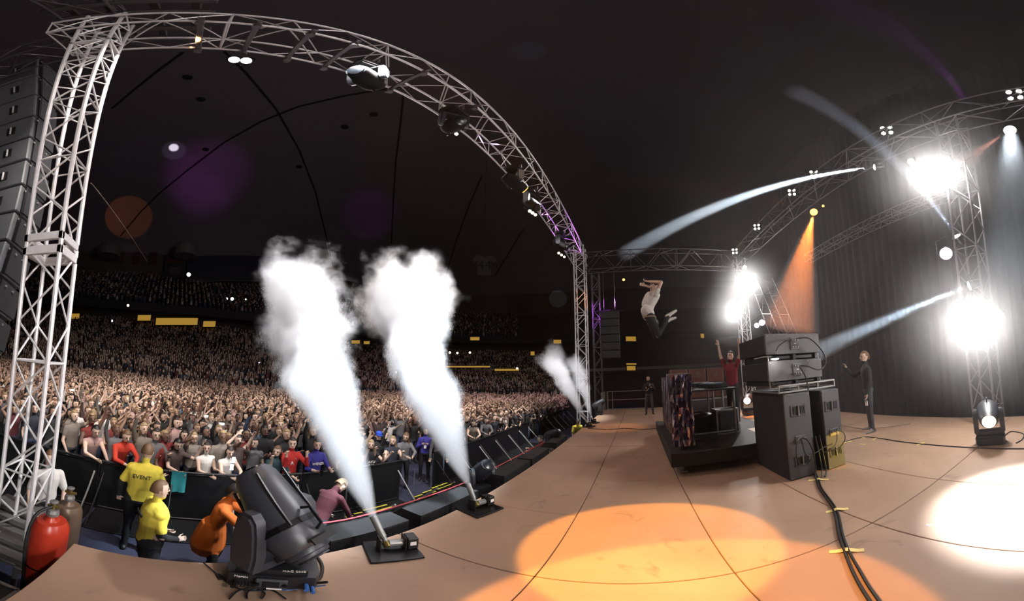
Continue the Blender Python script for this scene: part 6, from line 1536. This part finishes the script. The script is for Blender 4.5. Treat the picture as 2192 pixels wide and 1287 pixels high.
def mass(name, pts, figs, label, zf=None):
    V = []; Fi = []; Cc = []; off = 0
    sizes = []
    for x, y, z in pts:
        vs, fs, ms = figs[rs.randint(len(figs))]; a = math.atan2(-( 3 - x), (-2 - y)) + rs.uniform(-.3, .3); ca, sa = math.cos(a), math.sin(a); sc = rs.uniform(.93, 1.08)
        w_ = np.empty_like(vs); w_[:, 0] = (vs[:, 0] * ca - vs[:, 1] * sa) * sc + x; w_[:, 1] = (vs[:, 0] * sa + vs[:, 1] * ca) * sc + y; w_[:, 2] = vs[:, 2] * sc + z
        V.append(w_); pal = np.array([skc[rs.randint(4) if rs.rand() > .4 else 0], shc[rs.randint(len(shc))], trc[rs.randint(2)], hrc[rs.randint(4)]])
        Fi.append((fs, off)); Cc.append((pal, ms)); off += len(vs)
    V = np.concatenate(V)
    me = bpy.data.meshes.new(name)
    lt = []; li = []; pc_ = []
    cache = {}
    for (fs, o_), (pal, ms) in zip(Fi, Cc):
        k = id(fs)
        if k not in cache: cache[k] = (np.array([len(f) for f in fs]), np.array([i for f in fs for i in f]))
        a, b = cache[k]; lt.append(a); li.append(b + o_); pc_.append(np.repeat(pal[ms], a, axis=0))
    lt = np.concatenate(lt); li = np.concatenate(li); pc_ = np.concatenate(pc_)
    me.vertices.add(len(V)); me.vertices.foreach_set('co', V.ravel()); me.loops.add(len(li)); me.loops.foreach_set('vertex_index', li.astype(np.int32))
    me.polygons.add(len(lt)); st = np.concatenate([[0], np.cumsum(lt)[:-1]]); me.polygons.foreach_set('loop_start', st.astype(np.int32)); 
    me.update(calc_edges=True)
    ca_ = me.color_attributes.new('tone', 'FLOAT_COLOR', 'CORNER'); ca_.data.foreach_set('color', np.concatenate([pc_, np.ones((len(pc_), 1))], 1).ravel())
    me.materials.append(crm); o = bpy.data.objects.new(name, me); COL.objects.link(o); tag(o, label, 'crowd', kind='stuff'); return o
mass('crowd', [(x, y, ZF) for x, y, _ in PT[NEAR:]], LOW, 'dense standing crowd filling the arena floor with raised hands, beyond the nearest rows')
def seats(d0, z0, d1, z1, n, step, az0, az1, skip=.06):
    out = []
    for i in range(n):
        d = d0 + (d1 - d0) * (i + .45) / n; z = z0 + (z1 - z0) * i / n; rg_ = ring(d, 720); acc = 0; last = rg_[0]
        for q in rg_[1:] + rg_[:1]:
            seg = max(1e-6, math.hypot(q[0] - last[0], q[1] - last[1])); acc += seg; lq = last; last = q
            while acc >= step:
                acc -= step; f_ = acc / seg; qx, qy = q[0] + (lq[0] - q[0]) * f_, q[1] + (lq[1] - q[1]) * f_; a = math.degrees(math.atan2(qy, qx))
                if az0 < a < az1 and rs.rand() > skip: out.append((qx + rs.uniform(-.1, .1), qy + rs.uniform(-.1, .1), z + .02))
    return out
mass('crowd', seats(.4, -.9, 12.6, 3.0, 15, .58, 15, 132), TINY, 'packed lower stand crowd behind the red field wall')
mass('crowd', seats(12.9, 3.2, 20.0, 7.2, 9, .62, 16, 132), TINY, 'packed middle stand crowd under the lit concourse')
mass('crowd', seats(17.8, 10.4, 29.5, 18.6, 14, .75, 24, 132, .12), TINY[:2], 'dim upper stand crowd under the dark press box')
# tiny phone lights far off in the crowd
for i, (px, py, r, lab) in enumerate(((240, 687, 46, 'single white phone light high in the middle stand near the tower'), (238, 790, 34, 'white phone light low in the lower stand near the tower'), (196, 800, 32, 'second phone light low in the lower stand'), (282, 892, 12, 'bright phone light in the floor crowd above the red-orange sweater'), (464, 927, 8, 'bright phone light at the end of a raised arm above the bun girl'), (555, 778, 36, 'white phone light in the lower stand left of the first smoke column'), (717, 727, 44, 'white phone light beside the first smoke column edge'), (848, 797, 36, 'white phone light in the stand behind the second smoke column'),
        (805, 851, 24, 'warm phone light at the back of the floor crowd between the smoke columns'), (1109, 872, 22, 'bright phone light in the far floor crowd'), (1114, 897, 16, 'second bright phone light in the far floor crowd'), (1157, 891, 17, 'third bright phone light in the far floor crowd'), (1085, 893, 14, 'faint phone light above the far rail'), (652, 940, 7.5, 'lit phone above the red sweatshirt man'), (578, 947, 7, 'lit phone held above the long-haired teal girl'))):
    p = at_r(px, py, r); t = thing('phone', p, lab, 'phone', 'lit phones in the crowd'); k = max(.07, r * .0055); d = (EYE - p).normalized(); F = frame(d)
    MB().box((0, 0, 0), (k, k * 1.5, .012), F).build('phone_body', blackm, t); MB().box(F @ Vector((0, 0, .01)), (k * .85, k * 1.3, .006), F).build('screen', phone_m, t)

# ------------------------------------------------------------------ CO2 smoke columns
def plume(tip, top, label, r0, r1, dens, puff, seed, bulge=1.0):
    tip = Vector(tip); top = Vector(top); d = top - tip; L = d.length; d.normalize()
    m = bpy.data.materials.new('smoke_column'); m.use_nodes = True; nt = m.node_tree; nt.nodes.clear(); N = nt.nodes.new; K = nt.links.new
    out = N('ShaderNodeOutputMaterial'); vol = N('ShaderNodeVolumePrincipled'); K(vol.outputs[0], out.inputs['Volume'])
    vol.inputs['Color'].default_value = (.97, .97, .99, 1); vol.inputs['Anisotropy'].default_value = 0.0
    tc = N('ShaderNodeTexCoord'); sep = N('ShaderNodeSeparateXYZ')
    def M(op, a, b=None, c=None, clamp=False):
        n = N('ShaderNodeMath'); n.operation = op; n.use_clamp = clamp
        for i, v in enumerate((a, b, c)):
            if v is None: continue
            if isinstance(v, (int, float)): n.inputs[i].default_value = v
            else: K(v, n.inputs[i])
        return n.outputs[0]
    off = N('ShaderNodeVectorMath'); off.operation = 'ADD'; off.inputs[1].default_value = (seed * 7.3, seed * 3.1, seed * 5.7); K(tc.outputs['Object'], off.inputs[0])
    # large scale wobble of the whole column
    wn = N('ShaderNodeTexNoise'); wn.inputs['Scale'].default_value = .55 / max(r1, .4) ; wn.inputs['Detail'].default_value = 1; K(off.outputs[0], wn.inputs['Vector'])
    K(tc.outputs['Object'], sep.inputs[0]); z = M('DIVIDE', sep.outputs[2], L)
    wsub = N('ShaderNodeVectorMath'); wsub.operation = 'SUBTRACT'; wsub.inputs[1].default_value = (.5, .5, .5); K(wn.outputs['Color'], wsub.inputs[0])
    wsc = N('ShaderNodeVectorMath'); wsc.operation = 'SCALE'; K(wsub.outputs[0], wsc.inputs[0]); K(M('MULTIPLY', M('POWER', M('MAXIMUM', z, 0.001), 1.3), r1 * 1.5), wsc.inputs['Scale'])
    wadd = N('ShaderNodeVectorMath'); wadd.operation = 'ADD'; K(tc.outputs['Object'], wadd.inputs[0]); K(wsc.outputs[0], wadd.inputs[1])
    s2 = N('ShaderNodeSeparateXYZ'); K(wadd.outputs[0], s2.inputs[0])
    rad = M('SQRT', M('ADD', M('MULTIPLY', s2.outputs[0], s2.outputs[0]), M('MULTIPLY', s2.outputs[1], s2.outputs[1])))
    zc = M('MINIMUM', M('MAXIMUM', z, 0.0), 1.0)
    Rz = M('ADD', M('MULTIPLY', M('POWER', zc, .9), (r1 - r0) * .92), r0)
    # rounded cap
    capd = M('MAXIMUM', M('SUBTRACT', sep.outputs[2], L - r1 * bulge), 0.0)
    rr = M('SQRT', M('ADD', M('MULTIPLY', rad, rad), M('MULTIPLY', capd, capd)))
    q = M('DIVIDE', rr, Rz)
    n1 = N('ShaderNodeTexNoise'); n1.inputs['Scale'].default_value = 1.5 / max(r1, .3); n1.inputs['Detail'].default_value = 6; n1.inputs['Roughness'].default_value = .66; K(off.outputs[0], n1.inputs['Vector'])
    amp = M('MULTIPLY', M('MINIMUM', M('MULTIPLY', zc, 2.2), 1.0), puff)
    edge = M('ADD', M('SUBTRACT', 1.0, q), M('MULTIPLY', M('SUBTRACT', n1.outputs['Fac'], .53), amp))
    dn = M('MULTIPLY', M('POWER', M('MAXIMUM', edge, 0.0), 1.4), 1.9, clamp=True)
    dn = M('MULTIPLY', dn, M('GREATER_THAN', z, 0.0))
    dfall = M('ADD', M('MULTIPLY', M('POWER', M('SUBTRACT', 1.0, zc), 2.0), dens * 3), dens)
    K(M('MULTIPLY', dn, dfall), vol.inputs['Density'])
    F = frame(d); mb = MB()
    prof = [(r0 * 1.05, 0)]
    for k in range(1, 9):
        u = k / 8; prof.append(((r0 + (r1 - r0) * u ** .9) * (1 + .42 * min(1, u * 2.2)) + .02, u * (L - r1 * .2)))
    prof += [(r1 * 1.15, L + r1 * .28), (r1 * .7, L + r1 * .45)]
    mb.lathe(prof, n=20)
    o = mb.build('smoke_column', m, None); o.location = tip; o.rotation_mode = 'QUATERNION'; o.rotation_quaternion = F.to_quaternion()
    m.volume_intersection_method = 'FAST' if hasattr(m, 'volume_intersection_method') else None
    tag(o, label, 'smoke column', 'smoke columns from the stage jets', 'thing'); return o
plume(*JETS[0], 'nearest tall white smoke column leaning out over the crowd', .035, 1.40, 3.4, 2.6, 1)
plume(*JETS[1], 'second tall white smoke column, widest at its top', .035, 1.8, 2.8, 2.6, 2)
plume(*JETS[2], 'third smoke column, grey and thinner, at the far deck edge', .04, .95, 1.6, 1.8, 3)
plume(*JETS[3], 'farthest smoke column against the far lattice tower', .04, .72, 1.3, 1.8, 4)
# added unseen spots that brighten the smoke columns
light('column_fill_light', 'SPOT', (7.5, 2.2, 7.8), 5200, (.96, .97, 1.0), target=JETS[0][1] * .6 + JETS[0][0] * .4, size=.2, angle=50, blend=.8)
light('column_fill_light', 'SPOT', (1.0, 2.2, 7.8), 4200, (.96, .97, 1.0), target=JETS[1][1] * .6 + JETS[1][0] * .4, size=.2, angle=44, blend=.8)
light('column_fill_light', 'SPOT', (5.2, 2.3, 7.75), 9000, (.74, .88, 1.0), target=JETS[1][0] + (JETS[1][1] - JETS[1][0]) * .25, size=.1, angle=22, blend=.8)
light('column_fill_light', 'SPOT', (4.2, 2.3, 7.75), 9000, (.74, .88, 1.0), target=JETS[0][0] + (JETS[0][1] - JETS[0][0]) * .25, size=.1, angle=22, blend=.8)
light('column_fill_light', 'SPOT', (-1.0, 2.2, 7.8), 2600, (.96, .97, 1.0), target=JETS[0][1] * .6 + JETS[0][0] * .4, size=.2, angle=44, blend=.8)
light('column_fill_light', 'SPOT', (11.5, 2.3, 7.75), 5200, (.96, .97, 1.0), target=JETS[2][1] * .5 + JETS[2][0] * .5, size=.2, angle=40, blend=.8)

# ------------------------------------------------------------------ haze over the stage, thicker upstage
hz = bpy.data.materials.new('stage_haze'); hz.use_nodes = True; nt = hz.node_tree; nt.nodes.clear()
o_ = nt.nodes.new('ShaderNodeOutputMaterial'); vsn = nt.nodes.new('ShaderNodeVolumeScatter')
vsn.inputs['Color'].default_value = (1, .93, .92, 1); vsn.inputs['Anisotropy'].default_value = 0.3
gm = nt.nodes.new('ShaderNodeNewGeometry'); sp_ = nt.nodes.new('ShaderNodeSeparateXYZ'); mr = nt.nodes.new('ShaderNodeMapRange'); mr.interpolation_type = 'SMOOTHSTEP'
mr.inputs['From Min'].default_value = 0.5; mr.inputs['From Max'].default_value = -5.6; mr.inputs['To Min'].default_value = 0.0005; mr.inputs['To Max'].default_value = 0.0055
nt.links.new(gm.outputs['Position'], sp_.inputs[0]); nt.links.new(sp_.outputs[1], mr.inputs['Value']); nt.links.new(mr.outputs[0], vsn.inputs['Density'])
nt.links.new(vsn.outputs[0], o_.inputs['Volume'])
hz.cycles.volume_step_rate = 8 if hasattr(hz.cycles, 'volume_step_rate') else 1
hzo = MB().box((8.5, -3.5, 6.9), (32, 9.6, 16.6)).build('stage_haze', hz)
tag(hzo, 'thin smoky haze hanging over the whole stage', 'haze', kind='stuff')
